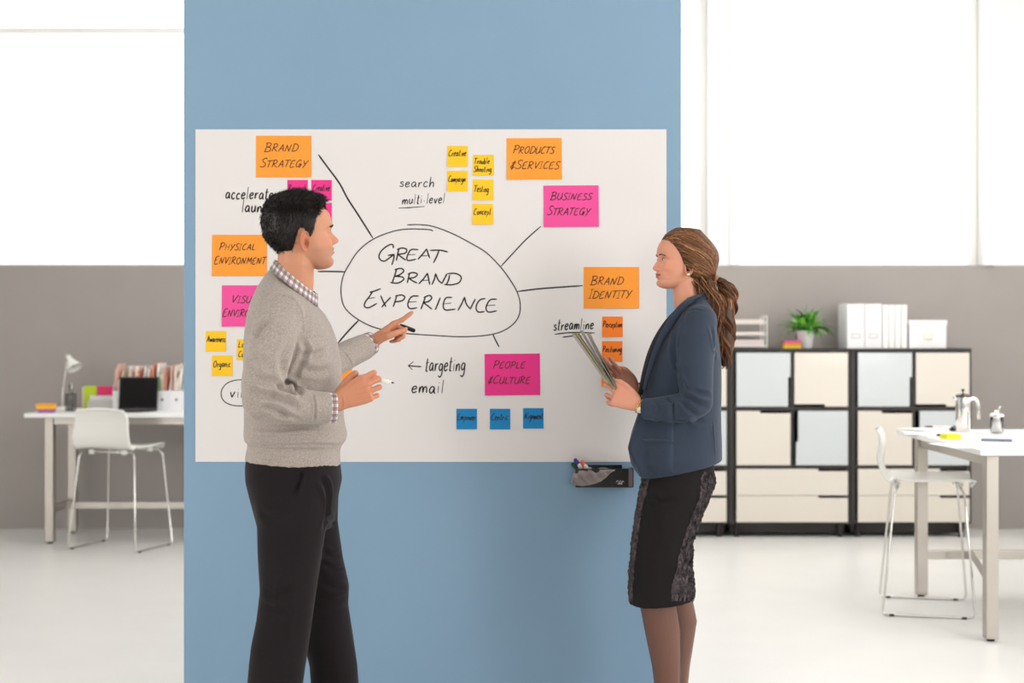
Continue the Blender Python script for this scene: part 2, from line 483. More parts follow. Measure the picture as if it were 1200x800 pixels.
g('w', .6, [(.04, .54), (.14, 0), (.14, 0), (.28, .46), (.28, .46), (.42, 0), (.42, 0), (.56, .56)])
g('y', .46, [(.05, .54), (.12, .14), (.34, .2), (.4, .54), (.4, .54), (.3, -.3), (.1, -.42)])
g('-', .3, [(.06, .3), (.2, .3)])
g(' ', .34)

def catmull(p, sub=5):
    if len(p) < 3: return list(p)
    q = [p[0]]+list(p)+[p[-1]]; out = []
    for i in range(1, len(q)-2):
        p0, p1, p2, p3 = q[i-1], q[i], q[i+1], q[i+2]
        if p1 == p2: continue
        if p0 == p1: p0 = (2*p1[0]-p2[0], 2*p1[1]-p2[1])
        if p3 == p2: p3 = (2*p2[0]-p1[0], 2*p2[1]-p1[1])
        for k in range(sub):
            t = k/sub; t2 = t*t; t3 = t2*t
            out.append(tuple(.5*((2*p1[c])+(-p0[c]+p2[c])*t+(2*p0[c]-5*p1[c]+4*p2[c]-p3[c])*t2+(-p0[c]+3*p1[c]-3*p2[c]+p3[c])*t3) for c in (0, 1)))
    out.append(p[-1]); return out

def lettering(txt, x0, yb, h, width=None, slant=.18, cap=1.0, rise=0.0, alt_i=False, rnd=None):
    """strokes in photo pixels of the board plane; yb baseline, h height of a capital"""
    rnd = rnd or random.Random(hash(txt) % 1000 if False else sum(map(ord, txt)))
    adv = []; x = 0
    for i, ch in enumerate(txt):
        s = cap if (i == 0 or txt[i-1] in ' &') and ch.isupper() else 1.0
        w, st = G['i1'] if (ch == 'I' and alt_i) else G[ch]
        adv.append((x, s, st)); x += (w*s+.1)
    sx = (width/(x-.1)) if width else h*.9
    out = []
    for x, s, st in adv:
        jy = rnd.uniform(-.04, .04); js = rnd.uniform(.95, 1.05)
        for p in st:
            q = catmull(p)
            r = []
            for a, c in q:
                X = x0+(x+a*s)*sx+(c*s*js+jy)*h*slant
                Y = yb-(c*s*js+jy)*h-rise*(x+a*s)*sx
                r.append((X, Y))
            out.append(r)
    return out

def ribbon(mb, strokes, wpx, lift, fn=None, taper=True):
    """flat pen strokes: pixel polylines -> quads standing `lift` in front of the sheet"""
    for s in strokes:
        s2 = [s[0]]
        for p in s[1:]:
            if abs(p[0]-s2[-1][0])+abs(p[1]-s2[-1][1]) > .05: s2.append(p)
        s = s2
        if len(s) < 2: continue
        V = []; n = len(s)
        for i, p in enumerate(s):
            a = s[max(i-1, 0)]; b_ = s[min(i+1, n-1)]
            dx, dy = b_[0]-a[0], b_[1]-a[1]; L = math.hypot(dx, dy) or 1
            w = wpx/2
            if taper and (i == 0 or i == n-1): w *= .55
            nx, ny = -dy/L*w, dx/L*w
            for sg in (-1, 1):
                X, Y = p[0]+nx*sg, p[1]+ny*sg
                ex = fn(X, Y) if fn else 0
                V.append((BX(X), DB-lift-ex, BZ(Y)))
        mb.add(V, grid_faces(n, 2))
    return mb

# the dry erase sheet
sheet = thing('whiteboard', 'large white dry erase sheet covered in marker writing on the blue wall', 'whiteboard', (BX(505), DB, BZ(541)))
b = MB(); b.box(BX(229), BX(781), DB, DB+.0022, BZ(541), BZ(151.5)); b.build('sheet', M['board'], sheet, world=True)
def writing(name, strokes, w, m=None, taper=True):
    mb = MB(); ribbon(mb, strokes, w, .0004, taper=taper)
    return mb.build(name, m or M['ink'], sheet, world=True)
Z5 = lambda pts: [(380+x/5.0, 250+y/5.0) for x, y in pts]
oval = Z5([(485,67),(560,66),(640,77),(750,118),(860,175),(950,230),(1030,310),(1090,390),(1130,460),(1148,530),(1140,600),(1100,655),(1030,695),(940,715),(800,722),(650,715),(450,700),(320,675),(230,640),(150,585),(110,530),(98,450),(110,370),(145,300),(200,220),(280,155),(380,112),(470,93),(560,92),(620,96),(638,103)])
writing('marker_oval', [catmull(oval, 6)], 1.35)
for pts, w in (([(373,181),(384,196),(398,215),(407,232),(420,252),(437,279)], 2.0), ([(372,318),(388,318),(405,318.4)], 1.8),
               ([(420.5,375),(408,388),(396,402)], 2.0), ([(587,312),(600,298),(616,281),(634,265)], 1.5),
               ([(606,341.5),(630,338.5),(655,336.5),(683,334.6)], 1.8), ([(577.5,391.5),(581,399),(585,406.5)], 1.6)):
    writing('marker_line', [catmull(pts, 4)], w)
writing('arrow', [catmull([(494,429.5),(486,429),(479,428.6)]), [(484.5,423.5),(478.5,428.6),(483.5,433)]], 1.5)
def tr(pts): return catmull(Z5(pts), 4)
# GREAT BRAND EXPERIENCE, followed letter by letter
words = [
 [[(405,205),(400,182),(370,190),(330,225),(322,262),(350,280),(385,258),(408,240)],[(372,246),(410,240),(410,240),(406,270),(396,302)],
  [(438,205),(430,240),(422,278)],[(425,212),(455,203),(482,210),(475,232),(432,240),(432,240),(455,258),(478,274)],
  [(552,212),(510,212),(492,235),(484,262),(492,276),(540,268)],[(490,242),(534,240)],
  [(548,270),(575,240),(600,208),(600,208),(610,240),(618,262)],[(560,250),(612,246)],
  [(618,216),(680,216),(725,226)],[(672,218),(660,250),(640,290)]],
 [[(425,322),(414,360),(398,406)],[(412,330),(450,322),(466,338),(440,360),(412,368),(412,368),(455,372),(465,388),(430,408),(385,404)],
  [(500,348),(493,380),(486,408)],[(488,356),(520,346),(545,356),(530,374),(496,380),(496,380),(520,396),(545,408)],
  [(552,414),(580,385),(605,350),(605,350),(612,385),(618,418)],[(565,394),(614,390)],
  [(630,418),(645,385),(652,352),(652,352),(668,390),(690,410),(690,410),(705,380),(720,352)],
  [(735,358),(728,390),(716,416)],[(722,352),(770,352),(802,372),(790,405),(745,418),(702,416)]],
 [[(332,440),(290,456),(265,462)],[(285,455),(262,490),(240,520),(236,545),(262,552),(310,526)],[(252,500),(296,492)],
  [(330,480),(345,515),(362,548)],[(390,490),(362,520),(336,550)],
  [(425,482),(415,515),(404,548)],[(415,484),(455,478),(472,492),(455,512),(412,518)],
  [(554,484),(515,486),(495,512),(490,540),(505,558),(545,552)],[(496,520),(540,516)],
  [(592,490),(580,525),(566,562)],[(582,494),(615,480),(630,494),(612,515),(580,522),(580,522),(605,540),(632,562)],
  [(680,492),(665,530),(650,566)],
  [(750,492),(715,494),(700,520),(698,550),(715,566),(770,560)],[(702,530),(745,524)],
  [(782,570),(805,530),(822,490),(822,490),(832,530),(856,560),(856,560),(870,530),(886,500)],
  [(945,498),(915,505),(895,530),(890,560),(905,578),(940,574)],
  [(1012,502),(975,505),(955,530),(948,560),(965,578),(1012,570)],[(955,540),(1002,536)]]]
for wd in words: writing('handwriting', [tr(s) for s in wd], 1.75)
writing('handwriting', lettering('accelerate', 264, 233, 12.5, 56, .1), 1.6)
writing('handwriting', lettering('launch', 283, 248.5, 13, 37, .1), 1.7)
writing('handwriting', lettering('search', 468, 219, 10.5, 41, .12), 1.2)
writing('handwriting', lettering('multi-level', 471, 239, 10.5, 50, .12, rise=.02)+[[(467,243.8),(480,243.2),(498,241.8)]], 1.25)
writing('handwriting', lettering('targeting', 498, 435, 16, 47, .1, rise=.02), 1.5)
writing('handwriting', lettering('email', 482, 460.5, 14, 38, .1), 1.6)
writing('handwriting', lettering('streamline', 648.5, 387, 12, 47, .1, rise=.03)+[catmull([(650,391.5),(670,389.5),(697,390)])]+[catmull([(659,395),(672,393.5),(682,393.5)])], 1.5)
writing('marker_oval', [catmull([(292,445.5),(278,445),(266,449),(259.5,458),(261,468),(270,474),(284,475.5),(310,474),(331,466),(333,455),(320,447),(296,444)], 5)], 1.2)
writing('handwriting', lettering('viral', 269, 465.5, 12.5, 33, .08), 1.5)

# sticky notes
def note(x0, x1, y0, y1, m, lines, label, group=None, big=False, rot=0.0, curl=.0025):
    w, h = x1-x0, y1-y0; cx, cy = (x0+x1)/2, (y0+y1)/2
    def fn(X, Y):
        t = max(0, min(1, (Y-y0)/h)); u = (X-x0)/w
        return curl*t*t*(1+.5*math.sin(u*3+x0))
    root = thing('sticky_note', label, 'sticky note', (BX(cx), DB, BZ(y1)), 0, group)
    nr, nc = 9, 7; V = []
    c_, s_ = math.cos(rot), math.sin(rot)
    for lay in (0, 1):
        for i in range(nr):
            for k in range(nc):
                X = x0+w*k/(nc-1); Y = y0+h*i/(nr-1)
                ex = fn(X, Y)+(.0003+(.0005 if lay == 0 else 0))
                X2 = cx+(X-cx)*c_-(Y-cy)*s_; Y2 = cy+(X-cx)*s_+(Y-cy)*c_
                V.append((BX(X2), DB-ex, BZ(Y2)))
    n = nr*nc; F = grid_faces(nr, nc)+[tuple(reversed(q)) for q in grid_faces(nr, nc, off=n)]
    rim = [k for k in range(nc)]+[i*nc+nc-1 for i in range(1, nr)]+[(nr-1)*nc+k for k in range(nc-2, -1, -1)]+[i*nc for i in range(nr-2, 0, -1)]
    for a, c in zip(rim, rim[1:]+rim[:1]): F.append((a, n+a, n+c, c))
    MB().add(V, F).build('paper', m, root, smooth=False, world=True)
    if lines:
        mb = MB()
        for L in lines: ribbon(mb, L, 1.05 if big else .95, .0011, fn)
        mb.build('handwriting', M['ink_thin'] if big else M['ink'], root, world=True)
    return root
T = lettering
note(300, 364.8, 159, 207.8, M['n_orange'], [T('BRAND', 310, 177.5, 8.6, 39, .25, 1.2), T('STRATEGY', 305, 196, 8.4, 55, .25, 1.2)], 'large orange sticky note reading Brand Strategy at top left', big=True)
note(336.7, 360.8, 210.8, 235, M['n_hot'], [T('Research', 338, 224, 7.5, 21, .1)], 'small pink sticky note reading Research just above the man\'s hair')
note(364.8, 388.9, 210.8, 235, M['n_hot'], [T('Creative', 366.5, 224, 8, 20, .1)], 'small pink sticky note reading Creative right above the man\'s forehead')
note(364.8, 388.9, 237.8, 262, M['n_hot'], [], 'small pink sticky note mostly hidden behind the man\'s forehead')
note(248.5, 312.8, 275, 323.5, M['n_orange'], [T('PHYSICAL', 257, 293, 7.4, 42, .25, 1.15), T('ENVIRONMENT', 251, 309.5, 8, 60, .2, 1.15)], 'large orange sticky note reading Physical Environment left of the man\'s neck', big=True)
note(260, 324.3, 334.2, 382.6, M['n_pink'], [T('VISUAL', 271, 355, 8, 36, .25, 1.15), T('ENVIRONMENT', 261, 371, 8, 60, .2, 1.15)], 'large pink sticky note behind the man\'s shoulder reading Visual', big=True)
note(241.3, 265.3, 387.8, 411.7, M['n_yellow'], [T('Awareness', 242.5, 400.5, 6.8, 21.5, .1)], 'small yellow sticky note reading Awareness at the left edge of the sheet')
note(248.5, 272.7, 416.5, 440.5, M['n_yellow'], [T('Organic', 250, 430, 7.5, 20, .1)], 'small yellow sticky note reading Organic above the viral oval')
note(277.8, 302, 397.5, 421.5, M['n_yellow'], [T('Local', 279.5, 407, 7, 14, .1), T('Culture', 279.5, 418, 7, 18, .1)], 'small yellow sticky note half hidden behind the man\'s back')
note(348, 412.5, 411, 459, M['n_orange'], [], 'orange sticky note showing only a corner between the man\'s forearms', big=True)
note(524, 548.2, 171, 195.4, M['n_yellow'], [T('Creative', 525.5, 183, 7.5, 20.5, .15)], 'small yellow sticky note reading Creative, top of its column')
note(523.9, 548, 200.2, 224.4, M['n_yellow'], [T('Campaign', 525.2, 213, 6.8, 20, .15)], 'small yellow sticky note reading Campaign right of the word search')
note(554.2, 578.7, 181.5, 205.8, M['n_yellow'], [T('Trouble', 555.5, 192, 6.6, 18, .12), T('Shooting', 555.2, 201.5, 6.6, 20.5, .12)], 'small yellow sticky note reading Trouble Shooting')
note(553.8, 578.2, 210.4, 234.7, M['n_yellow'], [T('Testing', 555.5, 225, 7.5, 17, .12)], 'small yellow sticky note reading Testing')
note(553.5, 578, 238.8, 263.1, M['n_yellow'], [T('Concept', 555, 251.5, 7.2, 20, .12)], 'small yellow sticky note reading Concept just above the oval')
note(593.7, 658.3, 161.8, 210.6, M['n_orange'], [T('PRODUCTS', 601, 180, 8, 48, .3, 1.2), T('&SERVICES', 598, 198, 8.4, 57, .25, 1.2)], 'large orange sticky note reading Products & Services', big=True, rot=-.006)
note(637, 701.7, 217.2, 266, M['n_pink'], [T('BUSINESS', 645, 234, 7.8, 48, .25, 1.15), T('STRATEGY', 641, 252, 8.4, 50, .25, 1.2)], 'large pink sticky note reading Business Strategy', big=True, rot=-.006)
note(684, 748.9, 312.7, 361.3, M['n_orange'], [T('BRAND', 692, 333.5, 8.6, 38, .25, 1.2), T('IDENTITY', 690, 349.5, 8.8, 49, .25, 1.15)], 'large orange sticky note reading Brand Identity near the woman\'s face', big=True)
note(705.6, 729.8, 370.8, 394.8, M['n_orange2'], [T('Perception', 706.6, 383.5, 7, 22, .12)], 'small orange sticky note reading Perception', curl=.004)
note(705.3, 729.5, 399.6, 423.6, M['n_orange2'], [T('Positioning', 706.3, 412.5, 7, 22, .12)], 'small orange sticky note reading Positioning', curl=.004)
note(705, 728.8, 428.8, 452.8, M['n_orange2'], [], 'small orange sticky note hidden partly by the woman\'s far hand', curl=.004)
note(568, 632.9, 414.3, 463, M['n_hot'], [T('PEOPLE', 578, 431.5, 7.6, 37, .25, 1.15), T('&CULTURE', 572, 449.5, 8, 49, .2, 1.2)], 'large pink sticky note reading People & Culture', big=True, rot=-.008)
note(534.8, 559, 478.8, 502.8, M['n_blue'], [T('Empower', 535.8, 492, 7.4, 21.5, .12)], 'small blue sticky note reading Empower, leftmost of the three blue')
note(574, 598, 478.8, 502.9, M['n_blue'], [T('Centric', 575.5, 492, 7.8, 19.5, .12)], 'small blue sticky note reading Centric, middle of the three blue')
note(612.9, 637, 478, 502, M['n_blue'], [T('Alignment', 613.8, 491, 7.4, 22, .12)], 'small blue sticky note reading Alignment, rightmost of the three blue')
# ------------------------------------------------------------------ caddy on the blue wall
def capm(name, c, r=.35): return mat(name, c, r)
YF = DB-.055
caddy = thing('marker_caddy', 'black wall tray under the whiteboard holding markers and a grey cloth', 'tray', tuple(P(707, 571, YF)))
x0, x1 = P(674.5, 0, YF).x, P(742.5, 0, YF).x; zt, zb = P(0, 549, YF).z, P(0, 571, YF).z
b = MB(); b.prism([(x0+.006, zb), (x1-.006, zb), (x1, zb+.006), (x1, zt), (x0, zt), (x0, zb+.006)], YF, YF+.004)
b.box(x0, x1, YF+.004, WY, zb, zb+.004); b.box(x0, x0+.004, YF+.004, WY, zb+.004, zt); b.box(x1-.004, x1, YF+.004, WY, zb+.004, zt)
b.build('tray', M['black'], caddy, world=True)
zt2 = P(0, 544.5, DB).z
MB().box(x0+.004, P(729, 0, DB).x, WY-.006, WY, zb+.004, zt2).build('back_plate', M['black'], caddy, world=True)
M['caddy_grey'] = mat('grey_plastic', rgb(104, 92, 92), .5)
MB().box(P(736.6, 0, YF).x, P(741.3, 0, YF).x, YF-.001, YF, zb+.004, zt-.001).build('end_strip', M['caddy_grey'], caddy, world=True)
b = MB()
lg = [catmull([(722,565),(724,563),(725,565.5),(727,563),(728,565.5),(730,563.5),(731,565)]), catmull([(724,567),(727,566.4),(729,567.4)])]
for s_ in lg:
    V = []
    for i, p in enumerate(s_):
        for sg in (-.35, .35):
            q = P(p[0], p[1]+sg, YF); V.append((q.x, YF-.0006, q.z))
    b.add(V, grid_faces(len(s_), 2))
b.build('logo_mark', M['paper'], caddy, world=True)
for px, py, tx, ty, c, nm, lb in ((674.5, 539, 682, 552, (74, 50, 150), 'purple', 'marker with purple cap sticking out of the wall tray'), (671.5, 544, 680, 552, (28, 84, 44), 'green', 'marker with dark green cap, leftmost in the wall tray'),
        (682.5, 541, 686, 553, (232, 110, 80), 'orange red', 'marker with orange-red cap in the wall tray'), (679, 545, 684, 553, (238, 232, 236), 'white', 'white marker end between the purple and orange-red caps'),
        (686, 546, 690, 554, (236, 226, 228), 'pale', 'pale marker end right above the grey cloth')):
    a_ = P(px, py, YF+.015); c_ = P(tx, ty, YF+.03); d_ = (c_-a_).normalized()
    t_ = thing('marker', lb, 'marker', tuple(c_), 0, 'markers in the wall tray')
    MB().limb([a_, a_+d_*.012, a_+d_*.03], [.0075, .009, .0095], 12).build('cap', capm(nm+'_marker_cap', rgb(*c)), t_, True, True)
    MB().limb([a_+d_*.032, a_+d_*.075], [.008, .008], 12).build('barrel', M['white_plastic'], t_, True, True)
# grey cloth draped over the tray front
M['cloth_grey'] = mat('grey_microfibre', rgb(150, 138, 134), .9, bump=.3, bscale=300, sheen=.3)
outl_top = [(669,566),(673,553),(678,548),(686,547),(693,548),(697,552),(702,549),(708,548.5),(714,549.5),(721,550)]
outl_bot = [(669.5,564),(674,568),(682,569),(690,568),(698,566),(704,563.5),(709,560),(713,556),(717,552.5),(721,550.5)]
nr, nc = 14, 40; V = []
def along(pts, t):
    f = t*(len(pts)-1); i = min(int(f), len(pts)-2); u = f-i
    return pts[i][0]*(1-u)+pts[i+1][0]*u, pts[i][1]*(1-u)+pts[i+1][1]*u
for lay in (0, 1):
    for i in range(nr):
        v = i/(nr-1)
        for k in range(nc):
            u = k/(nc-1); a_ = along(outl_top, u); c_ = along(outl_bot, u)
            px, py = a_[0]*(1-v)+c_[0]*v, a_[1]*(1-v)+c_[1]*v
            ph = (px+py*.55-.9*py)*.55
            fold = .006*math.sin((px-py*.9)*.52)+.003*math.sin((px-py)*.95+1)
            dep = YF-.010+.03*max(0, .35-v)/.35 - fold*(.4+.6*math.sin(v*math.pi)) - .008*math.sin(v*math.pi)
            p = P(px, py, YF); V.append((p.x, dep+(.003 if lay else 0), p.z))
n = nr*nc; F = grid_faces(nr, nc)+[tuple(reversed(q)) for q in grid_faces(nr, nc, off=n)]
rim = [k for k in range(nc)]+[i*nc+nc-1 for i in range(1, nr)]+[(nr-1)*nc+k for k in range(nc-2, -1, -1)]+[i*nc for i in range(nr-2, 0, -1)]
for a_, c_ in zip(rim, rim[1:]+rim[:1]): F.append((a_, n+a_, n+c_, c_))
o = MB().add(V, F).build('cloth', M['cloth_grey'], None, True)
tag(setorigin(o, tuple(P(695, 569, YF))), 'crumpled grey cleaning cloth hanging over the black wall tray', 'cloth')

# ------------------------------------------------------------------ storage cabinets along the back wall
CY = 9.62; CYB = 10.04; CS = FPX/CY     # front plane
def cx_(px): return (px-600)/CS
def cz_(py): return CZ-(py-HY)/CS
CTOP = cz_(408)
ZR = {k: cz_(340+v/2.666) for k, v in dict(t1=195, b1=363, t2=377, b2=546, t3=558, b3=640, t4=641.5, b4=724, base=729).items()}
def cabinet(px0, label):
    """px0: left edge of the unit in the photograph"""
    X0 = cx_(px0+.4); W = cx_(px0+142.2)-X0
    t = thing('storage_cabinet', label, 'cabinet', (X0+W/2, (CY+CYB)/2, 0), 0, None)
    D0, D1 = CY-(CY+CYB)/2, CYB-(CY+CYB)/2; x0, x1 = -W/2, W/2
    u = lambda q: cx_(px0+q)-X0-W/2          # pixel offset inside the unit
    zb = ZR['base']; th = .02
    b = MB()
    b.box(x0, x0+.035, D0, D1, zb, CTOP-.02, bev=.002); b.box(x1-.035, x1, D0, D1, zb, CTOP-.02, bev=.002)
    b.box(x0+.035, x1-.035, D0, D1, zb, zb+th); b.box(x0+.035, x1-.035, D1-.012, D1, zb+th, CTOP-.02)
    b.build('carcass', M['dark_frame'], t)
    MB().box(x0, x1, D0-.006, D1, CTOP-.022, CTOP, bev=.002).build('top_panel', M['dark_frame'], t)
    dv = MB(); m1 = u(74.5)
    dv.box(m1-.012, m1+.012, D0+.012, D1-.012, ZR['b2']-.01, CTOP-.022)
    dv.build('divider', M['dark_frame'], t)
    for z_ in ((ZR['b1']+ZR['t2'])/2, (ZR['b2']+ZR['t3'])/2):
        MB().box(x0+.035, x1-.035, D0+.010, D1-.012, z_-.014, z_+.014).build('shelf', M['dark_frame'], t)
    for a in (x0+.06, x1-.06):
        for y_ in (D0+.05, D1-.05):
            MB().lathe([(.02, 0), (.02, .012), (.014, .014), (.014, zb)], (a, y_, 0), 12).build('leg', M['dark_frame'], t)
    MB().box(x0+.02, x1-.02, D0+.09, D0+.105, .02, zb).build('plinth', M['dark_frame'], t)
    def panel(nm, poly, m):
        o = MB().prism([(p[0], p[1]) for p in poly], D0-.004, D0+.012).build(nm, m, t)
        bv = o.modifiers.new('b', 'BEVEL'); bv.width = .0015; bv.segments = 2
        return o
    A, B_, Cc, Dd = u(9.2), u(72.4), u(77.2), u(139.7)   # left col, right col
    N = .016
    z1, z0_ = ZR['t1'], ZR['b1']; zm = z0_+.2
    panel('door', [(A, z1), (A, z0_), (B_-N, z0_), (B_-N, zm), (B_, zm), (B_, z1)], M['ice'])
    h = Cc+(Dd-Cc)*.57
    panel('door', [(Cc, z1), (Cc, z0_+N), (h, z0_+N), (h, z0_), (Dd, z0_), (Dd, z1)], M['cream'])
    z1, z0_ = ZR['t2'], ZR['b2']; h = A+(B_-A)*.44
    panel('door', [(A, z1), (A, z0_), (B_, z0_), (B_, z1-N), (h, z1-N), (h, z1)], M['cream'])
    A2 = u(81.5); zm = z1-.21
    panel('door', [(A2, z1), (A2, zm), (A2-N*.9, zm), (A2-N*.9, z0_), (Dd, z0_), (Dd, z1)], M['ice'])
    h = A+(Dd-A)*.735
    for k1, k0 in (('t3', 'b3'), ('t4', 'b4')):
        z1, z0_ = ZR[k1], ZR[k0]
        panel('drawer', [(A, z1), (A, z0_), (Dd, z0_), (Dd, z1-N), (h, z1-N), (h, z1)], M['cream'])
    return t
cabinet(711.5, 'black-brown storage cabinet mostly hidden behind the woman in the blue jacket')
cabinet(853.8, 'middle black-brown storage cabinet with cream and ice-blue doors, under the plant')
cabinet(996.2, 'rightmost black-brown storage cabinet, below the white files and lidded box')

# on the cabinets
def sitx(px, d): return (px-600)*d/FPX
# letter tray
d = 9.72
t = thing('letter_tray', 'three-tier white wire letter tray on the cabinet beside the woman\'s hair', 'letter tray', (sitx(874, d), d+.13, CTOP))
L0, L1 = sitx(845, d)-t.location.x, sitx(899, d)-t.location.x
for k, z_ in enumerate((.008, .088, .168)):
    b = MB(); b.box(L0, L1, -.12, .12, z_, z_+.004)
    b.tube([(L0, -.12, z_+.014), (L1, -.12, z_+.014)], .0025, 6); b.tube([(L0, .12, z_+.014), (L1, .12, z_+.014)], .0025, 6)
    b.build('tray_shelf', M['white_plastic'], t)
for y_ in (-.12, 0, .12):
    for x_ in (L0, L1):
        MB().tube([(x_, y_, 0), (x_, y_, .222)], .0035, 8).build('upright', M['white_plastic'], t)
for x_ in (L0, L1): MB().tube([(x_, -.12, .222), (x_, .12, .222)], .0035, 8).build('rail', M['white_plastic'], t)
for k, (z_, h_, c_) in enumerate(((.0125, .045, (236, 222, 220)), (.0925, .02, (238, 226, 222)), (.1725, .028, (240, 226, 216)))):
    b = MB(); n_ = 5
    for q in range(n_):
        r_ = random.uniform(-.006, .006)
        b.box(L0+.012+r_, L1-.02+r_, -.11+r_, .108, z_+h_*q/n_, z_+h_*(q+.85)/n_)
    o = b.build('paper_stack', mat('tray_paper_%s' % 'abc'[k], rgb(*c_), .7))
    o.location = t.location; tag(o, ('stack of papers on the bottom tier of the letter tray', 'thin stack of papers on the middle tier of the letter tray', 'stack of papers on the top tier of the letter tray')[k], 'paper', 'papers in the letter tray')

# sticky note cubes beside the plant
d = 9.7
for k, (z_, h_, c_, lb) in enumerate(((0, .020, (236, 206, 60), 'yellow sticky note pad under the others, left of the plant pot'), (.0205, .016, (240, 150, 60), 'orange sticky note pad in the middle of the small pile by the plant'), (.037, .015, (236, 84, 150), 'pink sticky note pad on top of the small pile by the plant'))):
    a_, e_ = sitx(918.8, d), sitx(939-(1 if k == 2 else 0), d)
    b = MB(); n_ = 4
    for q in range(n_): b.box(a_+random.uniform(0, .002), e_, d-.0+random.uniform(0, .002), d+.075, CTOP+z_+h_*q/n_, CTOP+z_+h_*(q+.9)/n_)
    o = b.build('note_pad', mat('pad_paper_%s' % 'abc'[k], rgb(*c_), .7)); setorigin(o, ((a_+e_)/2, d+.037, CTOP+z_)); tag(o, lb, 'note pad', 'note pads beside the plant')

# plant
d = 9.78
t = thing('potted_plant', 'bushy green fern-like plant in a white pot on the cabinet', 'plant', (sitx(944, d), d, CTOP))
MB().lathe([(.042, 0), (.046, .004), (.062, .108), (.065, .112), (.065, .122), (.060, .122), (.057, .11), (.0, .105)], n=32, cap1=False).build('pot', M['white_card'], t, True)
MB().lathe([(.058, .100), (.055, .108), (.0, .11)], n=24).build('soil', mat('potting_soil', rgb(60, 42, 30), .9), t)
leafm = [mat('leaf_bright', rgb(140, 205, 84), .45, var=.2, vscale=30), mat('leaf_mid', rgb(90, 168, 64), .45, var=.25, vscale=30), mat('leaf_dark', rgb(40, 104, 40), .5, var=.2, vscale=30)]
rn = random.Random(4)
for k in range(135):
    az = rn.uniform(0, 2*math.pi); el = rn.uniform(.15, 1.35) if k > 16 else rn.uniform(-.1, .3)
    L = rn.uniform(.11, .20)*(.8+.32*abs(math.cos(az))); droop = rn.uniform(.3, 1.5)
    w0 = rn.uniform(.012, .022); n_ = 7; V = []
    p = Vector((rn.uniform(-.03, .03), rn.uniform(-.03, .03), .107)); ang = el+.35
    for i in range(n_):
        s_ = i/(n_-1); ang2 = ang-droop*s_*1.2
        dr = Vector((math.cos(az)*math.cos(ang2), math.sin(az)*math.cos(ang2), math.sin(ang2)))
        side = Vector((-math.sin(az), math.cos(az), 0))
        w = w0*(max(.08, math.sin(math.pi*min(1, .12+s_*.93))**.7) if s_ < .98 else .02)*(1+.25*math.sin(i*3))
        if s_ < .25: w *= .4
        nn = dr.cross(side).normalized()
        V += [p-side*w+nn*w*.35, p, p+side*w+nn*w*.35]
        p = p+dr*(L/(n_-1))
    MB().add(V, grid_faces(n_, 3)).build('leaf', leafm[rn.choice((0, 0, 1, 1, 2))], t, True)

# two magazine files, four binders, lidded box
d = 9.66
def magfile(name, X0, w, dep, y0, label, hback=.31, hfront=.31, group=None, z=CTOP, hole=False):
    t = thing(name, label, 'magazine file', (X0+w/2, y0, z), 0, group); x0, x1 = -w/2, w/2; th = .003
    prof = [(0, 0), (dep, 0), (dep, hback), (dep*.45, hback), (0, hfront)]
    b = MB()
    b.prism(prof, x0, x0+th, 'x'); b.prism(prof, x1-th, x1, 'x')
    b.box(x0+th, x1-th, dep-th, dep, 0, hback); b.box(x0+th, x1-th, th, dep-th, 0, th)
    b.build('body', M['white_card'], t)
    f = MB()
    f.box(x0+th, x1-th, 0, th, 0, hfront-.0005); f.build('front_panel', M['white_card'], t)
    if hole:
        h = MB(); h.lathe([(.010, 0), (.010, .0012), (.0068, .0016), (.0068, .0)], n=18, cap0=False, cap1=False)
        h.xform(Matrix.Rotation(math.pi/2, 4, 'X')); h.xform(Matrix.Translation((0, 0, hfront*.55)))
        h.build('finger_ring', M['steel'], t)
        h = MB(); h.lathe([(.007, 0), (.007, .0008)], n=18); h.xform(Matrix.Rotation(math.pi/2, 4, 'X')); h.xform(Matrix.Translation((0, 0, hfront*.55)))
        h.build('finger_hole', M['black'], t)
    else:
        h = MB(); zc = .085
        h.box(-.030, .030, -.003, 0, zc-.017, zc-.012); h.box(-.030, .030, -.003, 0, zc+.012, zc+.017)
        h.box(-.030, -.026, -.003, 0, zc-.012, zc+.012); h.box(.026, .030, -.003, 0, zc-.012, zc+.012)
        h.build('label_holder', M['grey_card'], t)
    return t
x_ = sitx(993, d)
magfile('magazine_file', x_, sitx(1013.6, d)-x_-.004, .27, d, 'left of two wide white file boxes standing on the cabinet', .31, .305)
magfile('magazine_file', sitx(1013.8, d), sitx(1034, d)-sitx(1013.8, d)-.004, .27, d, 'right of two wide white file boxes, next to the thin binders', .31, .305)
for k in range(4):
    a_ = sitx(1034.4+k*7.3, d); w_ = sitx(1034.4+k*7.3+6.6, d)-a_
    t = thing('binder', ('first thin white binder, against the wide file boxes', 'second thin white binder from the wide file boxes', 'third thin white binder from the wide file boxes', 'fourth thin white binder, beside the lidded box')[k], 'binder', (a_+w_/2, d, CTOP), 0, 'thin white binders on the cabinet')
    MB().box(-w_/2, -w_/2+.003, 0, .23, 0, .298).build('cover', M['white_card'], t)
    MB().box(w_/2-.003, w_/2, 0, .23, 0, .298).build('cover', M['white_card'], t)
    MB().box(-w_/2+.003, w_/2-.003, -.001, .002, 0, .298, bev=.0006).build('spine', M['white_plastic'], t)
    MB().box(-w_/2+.006, w_/2-.006, .01, .215, .003, .288).build('pages', M['paper'], t)
a_, e_ = sitx(1065.5, d), sitx(1109, d); w_ = e_-a_
t = thing('storage_box', 'white lidded storage box with a metal label holder on the cabinet', 'box', ((a_+e_)/2, d+.12, CTOP))
MB().box(-w_/2, w_/2, -.12, .16, 0, .16, bev=.002).build('box_body', M['white_card'], t)
MB().box(-w_/2-.005, w_/2+.005, -.125, .165, .155, .193, bev=.003).build('lid', M['white_card'], t)
